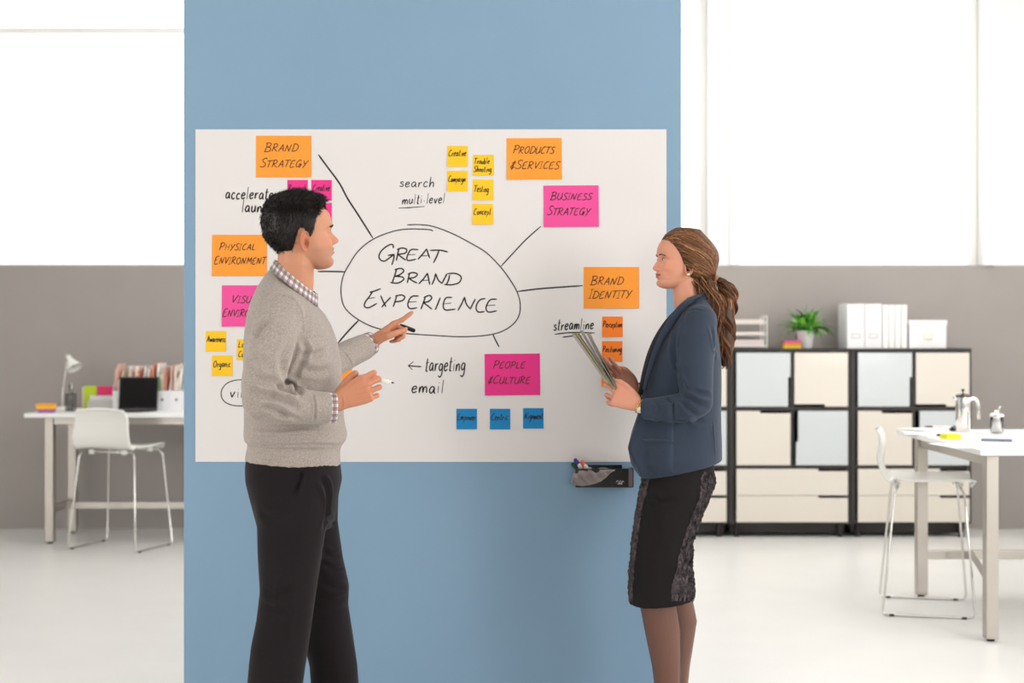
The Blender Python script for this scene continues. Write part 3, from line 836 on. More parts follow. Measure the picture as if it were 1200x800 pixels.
h = MB(); h.box(-.03, .03, -.123, -.12, .062, .066); h.box(-.03, -.026, -.123, -.12, .066, .098); h.box(.026, .03, -.123, -.12, .066, .098); h.box(-.03, .03, -.123, -.12, .094, .098)
h.tube([(-.022, -.122, .066), (-.02, -.138, .060), (.02, -.138, .060), (.022, -.122, .066)], .003, 8)
h.build('label_holder', mat('brass_label_holder', rgb(206, 190, 150), .3, metal=1), t)

# ------------------------------------------------------------------ stools
def make_stool(label):
    t = thing('stool', label, 'stool')
    # shell: profile in the y,z plane, facing +y
    prof = [(.215, .640, .18), (.205, .652, .19), (.12, .655, .205), (.0, .650, .213), (-.10, .650, .215), (-.165, .662, .214), (-.200, .692, .212), (-.214, .74, .208), (-.208, .79, .200), (-.204, .84, .196), (-.215, .89, .19), (-.232, .915, .175)]
    pts = []
    nP = 44
    ys_ = catmull([(a, c) for a, c, w in prof], 4); ws = catmull([(i, w) for i, (a, c, w) in enumerate(prof)], 4)
    V = []; NC = 15
    for i, ((y, z), (_, w)) in enumerate(zip(ys_, ws)):
        a = ys_[max(i-1, 0)]; c = ys_[min(i+1, len(ys_)-1)]
        tx = Vector((0, c[0]-a[0], c[1]-a[1])).normalized(); nn = Vector((0, -tx.z, tx.y))  # towards sitter
        if nn.z < 0 and abs(tx.z) < .5: nn = -nn
        for k in range(NC):
            u = -1+2*k/(NC-1); e = abs(u)**3
            rim = w*u
            V.append(Vector((rim, y, z))+Vector((0, nn.y, nn.z))*(.016*u*u*(1 if i < 22 else 1.3)))
    me = MB().add(V, grid_faces(len(ys_), NC)).mesh('shell')
    o = link('seat_shell', me, M['white_plastic'], t, True)
    so = o.modifiers.new('s', 'SOLIDIFY'); so.thickness = .011; so.offset = 0
    bv = o.modifiers.new('b', 'BEVEL'); bv.width = .003; bv.segments = 2; bv.limit_method = 'ANGLE'
    # sled frames
    for sx in (-1, 1):
        base = [(sx*.185, -.15, .632), (sx*.205, -.165, .60), (sx*.250, -.222, .03), (sx*.25, -.215, .008), (sx*.25, -.19, .0065), (sx*.25, .17, .0065), (sx*.25, .20, .009), (sx*.248, .212, .03), (sx*.205, .165, .60), (sx*.185, .15, .632)]
        p3 = []
        B2 = [Vector(q) for q in base]
        MB().tube(B2, .0062, 10).build('leg_frame', M['chrome'], t, True)
        for y in (-.18, .16):
            MB().box(sx*.25-.008, sx*.25+.008, y-.012, y+.012, 0, .011, bev=.002).build('glide', M['rubber'], t)
    for y in (-.15, .15):
        MB().tube([(-.185, y, .632), (.185, y, .632)], .0062, 10).build('cross_bar', M['chrome'], t, True)
    for x, y in ((-.12, -.15), (.12, -.15), (-.12, .15), (.12, .15)):
        MB().lathe([(.016, .618), (.018, .622), (.018, .646)], (x, y, 0), 14).build('mount', M['white_plastic'], t, True)
    return t
st = make_stool('white shell stool with chrome sled legs at the left desk, seen from behind')
st.location = (-2.55, 9.19, 0); st.rotation_euler = (0, 0, math.radians(-18))
s2 = copy_tree(st); s2['label'] = 'white shell stool with chrome sled legs pulled up to the right table'
s2.location = (2.10, 7.13, 0); s2.rotation_euler = (0, 0, math.radians(-103))
st['group'] = s2['group'] = 'white counter stools'

# ------------------------------------------------------------------ tables
def table(name, label, X0, X1, Y0, Y1, H, legs, rails):
    t = thing(name, label, 'table', ((X0+X1)/2, (Y0+Y1)/2, 0)); ox, oy = t.location.x, t.location.y
    MB().box(X0-ox, X1-ox, Y0-oy, Y1-oy, H-.026, H, bev=.003).build('table_top', M['white_lam'], t)
    for (x, y) in legs:
        b = MB(); b.box(x-ox-.028, x-ox+.028, y-oy-.028, y-oy+.028, .012, H-.026, bev=.003)
        o = b.build('leg', M['steel'], t)
        MB().lathe([(.018, 0), (.018, .008), (.01, .012)], (x-ox, y-oy, 0), 14).build('foot', M['rubber'], t)
    for nm, (xa, xb, ya, yb, za, zb_) in rails:
        MB().box(xa-ox, xb-ox, ya-oy, yb-oy, za, zb_, bev=.002).build(nm, M['steel'], t)
    return t
TH = .87
table('table', 'long white counter-height desk with steel legs against the left grey wall', -3.19, -1.15, 9.20, 9.97, TH,
      [(-3.07, 9.36), (-3.07, 9.85), (-1.27, 9.36), (-1.27, 9.85)],
      [('apron', (-3.04, -1.3, 9.34, 9.38, .79, .844)), ('apron', (-3.04, -1.3, 9.83, 9.87, .79, .844)),
       ('side_rail', (-3.09, -3.05, 9.39, 9.82, .20, .245)), ('side_rail', (-1.29, -1.25, 9.39, 9.82, .20, .245)), ('stretcher', (-3.05, -1.29, 9.6, 9.64, .20, .245))])
TX0, TY0, TY1 = 2.09, 6.28, 7.66
table('table', 'white counter-height table with steel legs in front of the right cabinet', TX0, 3.55, TY0, TY1, TH,
      [(2.165, 6.37), (2.165, 7.45), (3.45, 6.37), (3.45, 7.45)],
      [('apron', (2.15, 2.19, 6.40, 7.42, .79, .844)), ('apron', (3.43, 3.47, 6.40, 7.42, .79, .844)),
       ('side_rail', (2.19, 3.43, 7.43, 7.47, .20, .245)), ('stretcher', (3.43, 3.47, 6.40, 7.42, .20, .245))])

rt = [o for o in C.objects if o.get('label', '').startswith('white counter-height table')][0]
a_ = Vector((2.19, 6.385, .2225))-rt.location; c_ = Vector((2.43, 7.43, .2225))-rt.location
MB().tube([a_, c_], .018, 4, rb=.024).build('brace', M['steel'], rt)

# things on the right table
def tx(px, py):
    s_ = (py-HY)/(CZ-TH); d_ = FPX/s_; return (px-600)/s_, d_
cxx, cyy = tx(1128.5, 506.5)
t = thing('coffee_press', 'polished steel coffee pot with curved handle on the right table', 'coffee pot', (cxx, cyy, TH+.0022))
MB().lathe([(.036, 0), (.038, .004), (.038, .175), (.0375, .18), (.036, .184)], n=40).build('body', M['chrome'], t, True)
b = MB(); b.lathe([(.038, .184), (.0385, .188), (.036, .196), (.02, .202), (.004, .204), (.004, .214), (.009, .218), (.009, .224), (0.002, .228)], n=32)
auto_smooth(b.build('lid', mat('dark_steel_lid', rgb(96, 86, 82), .25, metal=1), t))
MB().tube([(-.03, 0, .168), (-.043, 0, .178), (-.052, 0, .190)], [.014, .010, .006], 12).build('spout', M['chrome'], t, True)
MB().tube([Vector((a, 0, c)) for a, c in catmull([(.036, .168), (.055, .176), (.072, .166), (.078, .14), (.080, .10), (.083, .072), (.083, .066)], 4)], [.007]*25, 10, rb=[.010]*25).build('handle', M['chrome'], t, True)
cxx, cyy = tx(1168, 508)
t = thing('sugar_jar', 'small clear glass jar with metal lid at the right edge of the table', 'jar', (cxx, cyy, TH))
M['jar_glass'] = mat('jar_glass', (1, 1, 1, 1), .02, trans=1.0, ior=1.2)
MB().lathe([(.030, .003), (.034, .006), (.034, .088), (.031, .088), (.031, .01), (.0, .008)], n=28, cap1=False).build('glass_body', M['jar_glass'], t, True)
MB().lathe([(.030, .011), (.030, .055), (.0, .06)], n=24, cap1=False).build('sugar', M['paper'], t, True)
MB().lathe([(.036, .088), (.037, .091), (.037, .098), (.028, .106), (.012, .108), (.010, .122), (.0, .124)], n=28, cap1=False).build('lid', M['chrome'], t, True)
MB().tube([(.006, 0, .10), (.012, 0, .13), (.02, 0, .142)], .003, 8).build('spoon', M['chrome'], t, True)
def flat(name, px, py, w, l, h, ang, m, label, cat, grp=None, z=TH, curl=0.0):
    X, Y = tx(px, py)
    b = MB(); V = []
    for lay in (0, 1):
        for i in range(5):
            for k in range(5):
                u, v = k/4-.5, i/4-.5
                V.append((u*w, v*l, (h if lay else 0)+curl*(u*2)**2*(1 if u > 0 else .3)))
    F = [tuple(reversed(q)) for q in grid_faces(5, 5)]+grid_faces(5, 5, off=25)
    rim = [0, 1, 2, 3, 4, 9, 14, 19, 24, 23, 22, 21, 20, 15, 10, 5]
    for a_, c_ in zip(rim, rim[1:]+rim[:1]): F.append((a_, c_, 25+c_, 25+a_))
    b.add(V, F); o = b.build(name, m); o.location = (X, Y, z); o.rotation_euler = (0, 0, ang)
    return tag(o, label, cat, grp)
flat('paper_sheet', 1092, 503.5, .30, .21, .003, .35, M['paper'], 'white sheet of paper at the far left end of the right table', 'paper', z=TH+.0022, curl=.006)
flat('paper_sheet', 1084, 508, .21, .16, .0015, -.2, mat('lilac_white_paper', rgb(232, 228, 240), .7), 'pale lilac-white sheet nearest the corner of the right table', 'paper')
flat('paper_sheet', 1114, 506, .24, .26, .002, .1, M['paper'], 'white sheet between the coffee pot and the yellow pad', 'paper', z=TH+.0, curl=.004)
flat('paper_sheet', 1128, 522, .21, .29, .001, .15, M['paper'], 'single white sheet flat near the front corner of the right table', 'paper')
flat('phone', 1168, 516.5, .075, .14, .009, 1.2, mat('grey_phone', rgb(120, 124, 150), .3), 'thin grey phone lying at the right edge of the table', 'phone')
X, Y = tx(1113.5, 514)
b = MB()
for q in range(5): b.box(-.038+.001*q, .038+.001*(q % 2), -.038, .038, .005*q, .005*q+.0045)
o = b.build('note_pad', mat('yellow_pad', rgb(246, 236, 40), .6)); o.location = (X, Y, TH); o.rotation_euler = (0, 0, .15)
tag(o, 'bright yellow sticky note pad on the right table by the coffee pot', 'note pad')
def pen(px, py, ang, label, m1, m2, z, L=.13):
    X, Y = tx(px, py); t = thing('pen', label, 'pen', (X, Y, z), ang)
    MB().limb([(-L/2, 0, .0062), (L*.15, 0, .0062)], [.006, .006], 10).build('barrel', m1, t, True)
    MB().limb([(L*.16, 0, .0062), (L/2-.006, 0, .0062)], [.0062, .005], 10).build('cap', m2, t, True)
pen(1093, 511.3, .12, 'white marker pen with dark cap beside the yellow pad', M['white_plastic'], M['black'], TH+.0016, .12)
pen(1097, 503.3, 2.9, 'white pen lying across the papers on the right table', M['white_plastic'], M['caddy_grey'], TH+.010, .12)
X, Y = tx(1119.5, 505)
b = MB(); b.box(-.035, .0, -.016, .016, 0, .014, bev=.003); b.tube([(-.03, 0, .014), (.01, 0, .03)], [.004, .006], 8)
o = b.build('binder_clip', M['black']); o.location = (X-.012, Y-.055, TH+.0055); tag(o, 'dark binder clip on the papers left of the coffee pot', 'clip')

# ------------------------------------------------------------------ things on the left desk
def dx(px, d_): return (px-600)*d_/FPX
# lamp
d = 9.80
t = thing('desk_lamp', 'small white desk lamp with bell shade on the left desk', 'lamp', (dx(74, d), d, TH))
def LP(px, py): return Vector((dx(px, d)-t.location.x, 0, CZ-(py-HY)*d/FPX-TH))
MB().lathe([(.065, 0), (.066, .006), (.05, .014), (.01, .018)], n=28).build('base', M['white_plastic'], t, True)
MB().tube([LP(73, 476), LP(73.3, 462), LP(74, 454)], .005, 10).build('stem', M['white_plastic'], t, True)
MB().ellipsoid(LP(74, 455), (.011, .011, .011)).build('joint', M['chrome'], t, True)
MB().tube([LP(74, 454), LP(78.3, 424)], .0045, 10).build('arm', M['white_plastic'], t, True)
ax = (LP(91, 433)-LP(79.5, 416.5)).normalized(); q_ = Vector((0, 0, 1)).rotation_difference(Vector((ax.x, -.35, ax.z)).normalized()).to_matrix().to_4x4()
sh = MB().lathe([(.008, -.014), (.017, -.010), (.019, .018), (.024, .03), (.034, .055), (.047, .080), (.052, .100), (.050, .100), (.045, .080), (.031, .055), (.02, .03)], n=36, cap1=True)
sh.xform(Matrix.Translation(LP(80, 418)) @ q_); sh.build('shade', M['white_plastic'], t, True)
bl = MB().ellipsoid((0, 0, .062), (.022, .022, .028)); bl.xform(Matrix.Translation(LP(80, 418)) @ q_); bl.build('bulb', M['grey_card'], t, True)
MB().tube([LP(75, 412), LP(79, 417)], .002, 8).build('handle', M['chrome'], t, True)
# sticky pads at the desk end
d = 9.32
for k, (z_, h_, a_, e_, c_, lb) in enumerate(((0, .014, 47, 63, (150, 120, 190), 'lilac sticky note pad at the bottom of the pile on the left desk'), (.0143, .012, 46.5, 63.5, (226, 84, 120), 'pink sticky note pad in the pile on the left desk'),
        (.0266, .020, 45, 63.8, (246, 206, 60), 'yellow sticky note pad in the pile on the left desk'), (.047, .012, 44, 63.8, (248, 160, 60), 'orange sticky note pad on top of the pile on the left desk'))):
    b = MB()
    for q in range(4): b.box(dx(a_, d)-.001*q, dx(e_, d), d-.04, d+.04, TH+z_+h_*q/4, TH+z_+h_*(q+.92)/4)
    o = b.build('note_pad', mat('desk_pad_%s' % 'abcd'[k], rgb(*c_), .7)); setorigin(o, (dx((a_+e_)/2, d), d, TH+z_)); tag(o, lb, 'note pad', 'note pads piled on the left desk')
# pen cup
d = 9.52
t = thing('pen_cup', 'dark wire mesh pen cup beside the desk lamp', 'pen cup', (dx(83, d), d, TH))
b = MB(); R_, Hc = .036, .115
for k in range(22):
    for s_ in (-1, 1):
        b.tube([(R_*math.cos(2*math.pi*(k+s_*q*.5)/22*1.0), R_*math.sin(2*math.pi*(k+s_*q*.5)/22), Hc*q/8) for q in range(9)], .0009, 4)
o = b.build('mesh_wall', M['black'], t); o['kind'] = 'stuff'
MB().tube([(R_*math.cos(a*math.pi/12), R_*math.sin(a*math.pi/12), Hc) for a in range(25)], .0022, 6).build('rim', M['black'], t, True)
MB().lathe([(R_, 0), (R_, .004)], n=24).build('bottom', M['black'], t)
for k, (ax_, ay_, L_, m_) in enumerate(((-.3, .1, .17, 'black'), (.25, -.1, .16, 'white_plastic'), (.1, .3, .18, 'steel'), (-.12, -.25, .165, 'caddy_grey'), (.4, .1, .155, 'black'))):
    p0 = Vector((dx(83, d)-ax_*.04, d-ay_*.04, TH+.008)); dr = Vector((ax_*.45, ay_*.3, 1)).normalized()
    o = MB().limb([p0, p0+dr*(L_-.02), p0+dr*L_], [.004, .0045, .0035], 8).build('pen', M[m_], None, True)
    tag(setorigin(o, tuple(p0)), ('black pen leaning left in the wire pen cup', 'white pen in the wire pen cup', 'steel pen, the tallest in the wire pen cup', 'grey pen in the wire pen cup', 'black pen leaning right in the wire pen cup')[k], 'pen', 'pens in the wire cup')
# coloured folders in a white box stand and two upright folders
d = 9.66
def slab(name, pxa, pxb, pya, d0, d1, m, label, cat, grp=None, lean=0.0):
    a_, e_ = dx(pxa, d0), dx(pxb, d0); H_ = CZ-(pya-HY)*d0/FPX-TH
    b = MB(); b.box(-(e_-a_)/2, (e_-a_)/2, 0, d1-d0, 0, H_, bev=.001)
    o = b.build(name, m); o.location = ((a_+e_)/2, d0, TH); o.rotation_euler = (-lean, 0, 0)
    return tag(o, label, cat, grp)
slab('folder', 96, 112, 453.5, 9.74, 9.75, mat('cream_folder', rgb(236, 220, 200), .6), 'cream folder standing at the left of the coloured folders', 'folder', 'upright folders on the left desk')
slab('folder', 98.5, 113, 452, 9.72, 9.73, mat('lime_folder', rgb(196, 220, 40), .5), 'lime green folder standing on the left desk', 'folder', 'upright folders on the left desk')
slab('folder', 114, 134.3, 452.5, 9.70, 9.71, mat('hot_pink_folder', rgb(238, 40, 110), .5), 'hot pink folder standing beside the lime green one', 'folder', 'upright folders on the left desk')
a_, e_ = dx(102.5, 9.6), dx(132, 9.6); w_ = e_-a_
t = thing('letter_holder', 'low light grey letter holder in front of the pink folder', 'letter holder', ((a_+e_)/2, 9.6, TH))
MB().box(-w_/2, w_/2, 0, .003, 0, .07, bev=.0008).build('front_panel', M['grey_card'], t)
MB().box(-w_/2, w_/2, .06, .063, 0, .098, bev=.0008).build('back_panel', M['white_card'], t)
MB().box(-w_/2, w_/2, .003, .06, 0, .003).build('base', M['grey_card'], t)
MB().box(-w_/2, -w_/2+.003, .003, .06, .003, .055).build('side_panel', M['white_card'], t)
MB().box(w_/2-.003, w_/2, .003, .06, .003, .055).build('side_panel', M['white_card'], t)
# laptop seen open: black screen, silver keyboard base
d = 9.50
a_, e_ = dx(138, d), dx(184.5, d); w_ = e_-a_
t = thing('laptop', 'open black laptop on the left desk with its dark screen towards us', 'laptop', ((a_+e_)/2, d, TH), math.radians(-3))
rot = Matrix.Rotation(math.radians(-8), 3, 'X')
b = MB(); b.box(-w_/2, w_/2, 0, .008, .012, .232, rot=rot, piv=(0, 0, .012), bev=.003); b.build('screen_lid', M['black'], t)
b = MB(); b.box(-w_/2+.01, w_/2-.01, -.0008, 0, .025, .222, rot=rot, piv=(0, 0, .012)); b.build('screen', M['screen'], t)
MB().lathe([(.005, -.0016), (.005, -.001)], n=14).xform(Matrix.Translation((0, .0002, .019))@Matrix.Rotation(math.pi/2, 4, 'X')).build('logo_mark', M['steel'], t)
b = MB(); b.box(-w_/2, w_/2, -.17, .002, 0, .011, bev=.003); b.build('keyboard_base', M['black'], t)
kb = MB()
for r_ in range(4):
    for c_ in range(11): kb.box(-w_/2+.02+c_*.0205, -w_/2+.037+c_*.0205, -.12+r_*.024, -.101+r_*.024, .011, .0125)
o = kb.build('keyboard_keys', M['caddy_grey'], t); o['kind'] = 'stuff'
o = MB().box(-.055, .055, -.035, .035, 0, .004, bev=.001).build('notepad', M['paper']); o.location = (dx(176, 9.27), 9.26, TH); o.rotation_euler = (0, 0, .2)
tag(o, 'thin white notepad lying in front of the laptop', 'notepad')
# row of magazine files with papers
d = 9.56
names = ['first', 'second', 'third', 'fourth', 'fifth', 'sixth']
pal = [(232, 216, 202), (238, 228, 222), (222, 182, 166), (130, 176, 110), (240, 236, 230), (228, 146, 124), (226, 204, 180), (238, 222, 208), (234, 190, 164)]
docm = [mat('document_%s' % 'abcdefghi'[k], rgb(*c), .7) for k, c in enumerate(pal)]
FW = .096
for k in range(6):
    X0 = dx(198.3, d)-FW*4+FW*k+.0
    lb = {0: 'white magazine file at the left end of the row behind the laptop', 1: 'second white magazine file from the left, behind the laptop', 2: 'third white magazine file from the left, behind the laptop',
          3: 'white magazine file just right of the laptop', 4: 'white magazine file beside the blue wall', 5: 'white magazine file half behind the blue wall'}[k]
    if k > 4: continue
    magfile('magazine_file', X0+.0005, FW-.001, .25, d, lb, .30, .135, 'magazine files on the left desk', TH, True)
    x_ = X0+.006; rn = random.Random(20+k)
    for q in range(6):
        w_ = rn.uniform(.007, .0125); top = rn.uniform(.22, .325); y0_ = rn.uniform(.008, .03)
        if x_+w_ > X0+FW-.006: break
        ci = rn.randrange(9); cn_ = ['beige', 'cream', 'salmon', 'green', 'off-white', 'coral', 'tan', 'pale peach', 'orange-pink']
        prof = [(y0_, .004), (.242, .004), (.242, top), (y0_+.02, top-rn.uniform(.0, .02)), (y0_, top-.05)]
        o = MB().prism(prof, -w_/2, w_/2, 'x').build('document', docm[ci])
        o.location = (x_+w_/2, d, TH)
        tag(o, '%s document, %s from the left in the %s magazine file on the desk' % (cn_[ci], ('first', 'second', 'third', 'fourth', 'fifth', 'sixth')[q], ('leftmost', 'second', 'third', 'fourth', 'rightmost')[k]), 'document', 'papers in the magazine files')
        x_ += w_+.0015
# ------------------------------------------------------------------ people: materials
M['skin_m'] = mat('skin_tan', rgb(196, 138, 108), .48, spec=.35, sss=.12, attr='tone', bump=.06, bscale=500)
M['skin_w'] = mat('skin_fair', rgb(222, 172, 148), .45, spec=.35, sss=.12, attr='tone', bump=.03, bscale=500)
M['hair_m'] = mat('black_hair', rgb(30, 24, 22), .42, spec=.4)
M['hair_w'] = mat('brown_hair', rgb(110, 70, 44), .45, spec=.35, attr='tone')
M['knit'] = mat('heather_knit', rgb(168, 157, 149), .95, spec=.1, var=.22, vscale=240, bump=.6, bscale=420, sheen=.25)
M['trouser'] = mat('black_trouser_cloth', rgb(31, 26, 28), .85, spec=.15, bump=.25, bscale=500, sheen=.08)
M['jacket'] = mat('slate_blue_suiting', rgb(51, 61, 76), .75, spec=.2, var=.05, vscale=300, bump=.2, bscale=600, sheen=.12)
M['lining'] = mat('black_lapel', rgb(34, 35, 40), .6)
M['skirt'] = mat('black_skirt_cloth', rgb(30, 26, 27), .8, spec=.2, bump=.3, bscale=300)
M['fringe'] = mat('frayed_taupe_fringe', rgb(84, 75, 77), .85, var=.7, vscale=60, bump=.6, bscale=160)
M['shoe'] = mat('black_leather', rgb(24, 20, 20), .3)
M['lash'] = mat('eye_liner', rgb(30, 20, 18), .6)
# plaid shirt: thin crossing stripes from the UV map (in metres)
def plaid():
    m = mat('plaid_shirt_cloth', rgb(234, 228, 226), .8); nt = m.node_tree; b = nt.nodes['Principled BSDF']
    uv = nt.nodes.new('ShaderNodeUVMap'); sp = nt.nodes.new('ShaderNodeSeparateXYZ'); nt.links.new(uv.outputs[0], sp.inputs[0])
    def stripe(sock, per, off, width):
        a = nt.nodes.new('ShaderNodeMath'); a.operation = 'MULTIPLY_ADD'; a.inputs[1].default_value = 1/per; a.inputs[2].default_value = off
        nt.links.new(sock, a.inputs[0])
        f = nt.nodes.new('ShaderNodeMath'); f.operation = 'FRACT'; nt.links.new(a.outputs[0], f.inputs[0])
        l = nt.nodes.new('ShaderNodeMath'); l.operation = 'LESS_THAN'; l.inputs[1].default_value = width; nt.links.new(f.outputs[0], l.inputs[0])
        return l.outputs[0]
    cur = None; base = rgb(236, 230, 229)
    for per, off, wd, col, amt in ((.020, 0, .34, (104, 62, 58), .62), (.020, .62, .10, (60, 54, 70), .8), (.0065, .3, .16, (150, 120, 120), .4)):
        for ax in (0, 1):
            st_ = stripe(sp.outputs[ax], per, off, wd)
            k = nt.nodes.new('ShaderNodeMath'); k.operation = 'MULTIPLY'; k.inputs[1].default_value = amt; nt.links.new(st_, k.inputs[0])
            mx = nt.nodes.new('ShaderNodeMix'); mx.data_type = 'RGBA'; mx.blend_type = 'MIX'
            nt.links.new(k.outputs[0], mx.inputs[0])
            if cur is None: mx.inputs[6].default_value = base
            else: nt.links.new(cur, mx.inputs[6])
            mx.inputs[7].default_value = rgb(*col); cur = mx.outputs[2]
    nt.links.new(cur, b.inputs['Base Color']); return m
M['plaid'] = plaid()

# ------------------------------------------------------------------ the head
def interp(tab, x):
    a = np.array(tab, float); o = np.argsort(a[:, 0]); a = a[o]
    # smooth (monotone-ish) interpolation by fine linear + blur
    xs = np.linspace(a[0, 0], a[-1, 0], 400); ys = np.interp(xs, a[:, 0], a[:, 1])
    k = np.ones(11)/11; yp = np.pad(ys, 5, mode='edge'); ysm = np.convolve(yp, k, 'valid')
    w = smoothstep(0, .04, (xs-xs[0])/(xs[-1]-xs[0]))*smoothstep(0, .04, (xs[-1]-xs)/(xs[-1]-xs[0]))
    return np.interp(x, xs, ys*(1-w)+ysm*w)
FRONT = [(0,.066),(.004,.080),(.012,.0895),(.022,.0915),(.030,.0885),(.036,.0855),(.044,.0885),(.053,.0885),(.062,.090),(.072,.0895),(.083,.0895),(.095,.0905),(.106,.0905),(.114,.0895),(.122,.0935),(.130,.0975),(.140,.0985),(.155,.0975),(.170,.093),(.185,.0835),(.198,.071),(.210,.054),(.220,.035),(.228,.012),(.232,-.012)]
BACK = [(0,.040),(.008,.024),(.018,.004),(.030,-.018),(.042,-.040),(.055,-.060),(.07,-.073),(.09,-.085),(.11,-.0945),(.13,-.099),(.15,-.100),(.17,-.0965),(.185,-.090),(.20,-.078),(.212,-.062),(.222,-.043),(.228,-.028),(.232,-.014)]
WIDTH = [(0,.014),(.005,.025),(.012,.034),(.022,.043),(.035,.051),(.05,.0575),(.065,.0625),(.08,.0660),(.10,.0695),(.12,.072),(.14,.0755),(.155,.077),(.17,.0762),(.185,.0715),(.198,.064),(.21,.052),(.22,.037),(.228,.0185),(.232,.002)]
def gs(x, c, s): return np.exp(-((x-c)/s)**2)
def head_grid(female=False, nr=190, nc=168):
    """canonical head looking along +x, chin at z=0: numpy verts, faces and tone helper values"""
    z = (1-np.cos(np.linspace(0, math.pi, nr)))/2*.232
    z = np.linspace(0, .232, nr)*.7+z*.3
    th = np.linspace(0, 2*math.pi, nc, endpoint=False)
    # more columns in front
    th = th-.42*np.sin(th)
    F_, B_, W_ = interp(FRONT, z), interp(BACK, z), interp(WIDTH, z)
    if female: W_ = W_*(.91+.05*smoothstep(.02, .10, z))
    Z, TH_ = np.meshgrid(z, th, indexing='ij')
    Fm, Bm, Wm = F_[:, None], B_[:, None], W_[:, None]
    c_, s_ = np.cos(TH_), np.sin(TH_)
    mid = np.clip((Bm+.55*(Fm-Bm)), -.02, .06)      # widest station
    mid = np.where(Z < .06, Bm+(Fm-Bm)*(.35+.2*Z/.06), mid)
    ex = np.where(c_ > 0, .92, 1.0); ey = np.where(c_ > 0, .88, .95)
    X = np.where(c_ > 0, mid+(Fm-mid)*np.abs(c_)**ex, mid-(mid-Bm)*np.abs(c_)**.95)
    Y = Wm*np.sign(s_)*np.abs(s_)**ey
    fr = smoothstep(.02, .06, X)       # how much this is face
    ay = np.abs(Y)
    D = np.zeros_like(X)
    # brow ridge, sockets, cheekbones, muzzle, chin
    D += fr*(.0045 if not female else .002)*gs(Z, .129, .008)*gs(ay, .026, .020)
    D -= fr*.0100*gs(Z, .1125, .0105)*gs(ay, .030, .0145)
    D -= fr*.004*gs(Z, .113, .008)*gs(ay, .013, .007)
    D += fr*.0045*gs(Z, .088, .013)*gs(ay, .043, .016)
    D -= fr*.0035*gs(Z, .060, .016)*gs(ay, .046, .011)*(1.2 if female else 1)
    D += fr*.0035*gs(Z, .055, .016)*gs(ay, 0, .026)
    D += fr*.0022*gs(Z, .064, .010)*gs(ay, .030, .010)      # smiling cheek
    D -= fr*.0018*gs(Z, .072-.25*(ay-.018), .004)*gs(ay, .022, .009)
    # lips
    lw = np.clip(1-(ay/.0265)**2, 0, 1)
    zc = .0535+ay*ay*6.0                                      # corners go up
    D += fr*lw*.0062*gs(Z, zc+.0062, .0048)
    D += fr*lw**.7*.0066*gs(Z, zc-.0064, .0052)
    D -= fr*np.clip(1-(ay/.029)**4, 0, 1)*.0040*gs(Z, zc, .0020)
    D -= fr*.0016*gs(Z, .067, .006)*gs(ay, 0, .003)
    D -= fr*.0025*gs(Z, .036, .005)*gs(ay, 0, .02)
    # nose
    nz = [(.0655,0),(.0695,.002),(.073,.0125),(.077,.0235),(.081,.0262),(.0845,.0272),(.088,.0255),(.094,.0205),(.101,.0145),(.108,.0092),(.114,.0060),(.122,.003),(.130,0)]
    wz = [(.0655,.012),(.073,.0155),(.078,.0165),(.083,.0150),(.088,.0115),(.094,.0100),(.104,.0088),(.114,.0085),(.13,.012)]
    nzv = np.interp(Z, [a for a, _ in nz], [b for _, b in nz], left=0, right=0)
    wzv = np.interp(Z, [a for a, _ in wz], [b for _, b in wz])
    nzv = nzv*(.86 if female else .95); wzv = wzv*(.92 if female else 1.1)
    prof = np.where(Z < .088, np.clip(1-(ay/wzv)**2.2, 0, 1)**.85, np.clip(1-(ay/(wzv*1.35))**2, 0, 1)**1.1)
    X2 = X+D+fr*nzv*prof
    X2 += fr*.0070*gs(Z, .0765, .0055)*gs(ay, .0145, .0042)    # wings
    Y2 = Y+np.sign(Y)*fr*.0020*gs(Z, .0765, .006)*gs(ay, .0140, .005)
    X2 -= fr*.005*gs(Z, .0725, .0022)*gs(ay, .0075, .0035)     # nostrils
    # eyelid globe
    ey_y, ey_z, ey_x, er = .0310, .1125, .0735, .0132
    r2 = er**2-(ay-ey_y)**2-(Z-ey_z)**2
    lid = ey_x+np.sqrt(np.clip(r2, 0, None))
    k = (r2 > 0) & (X > .03)
    X2 = np.where(k & (lid > X2), lid, X2)
    X2 += fr*(.0012)*gs(Z, ey_z+.0075, .0016)*gs(ay, ey_y, .011)   # lid fold edge
    # temples
    Y2 -= np.sign(Y)*.0025*gs(Z, .135, .018)*gs(X, .062, .018)
    V = np.stack([X2, Y2, Z], -1).reshape(-1, 3)
    n = nr*nc; F = grid_faces(nr, nc, True)
    F.append(tuple(range(nc-1, -1, -1))); F.append(tuple((nr-1)*nc+i for i in range(nc)))
    return V, F

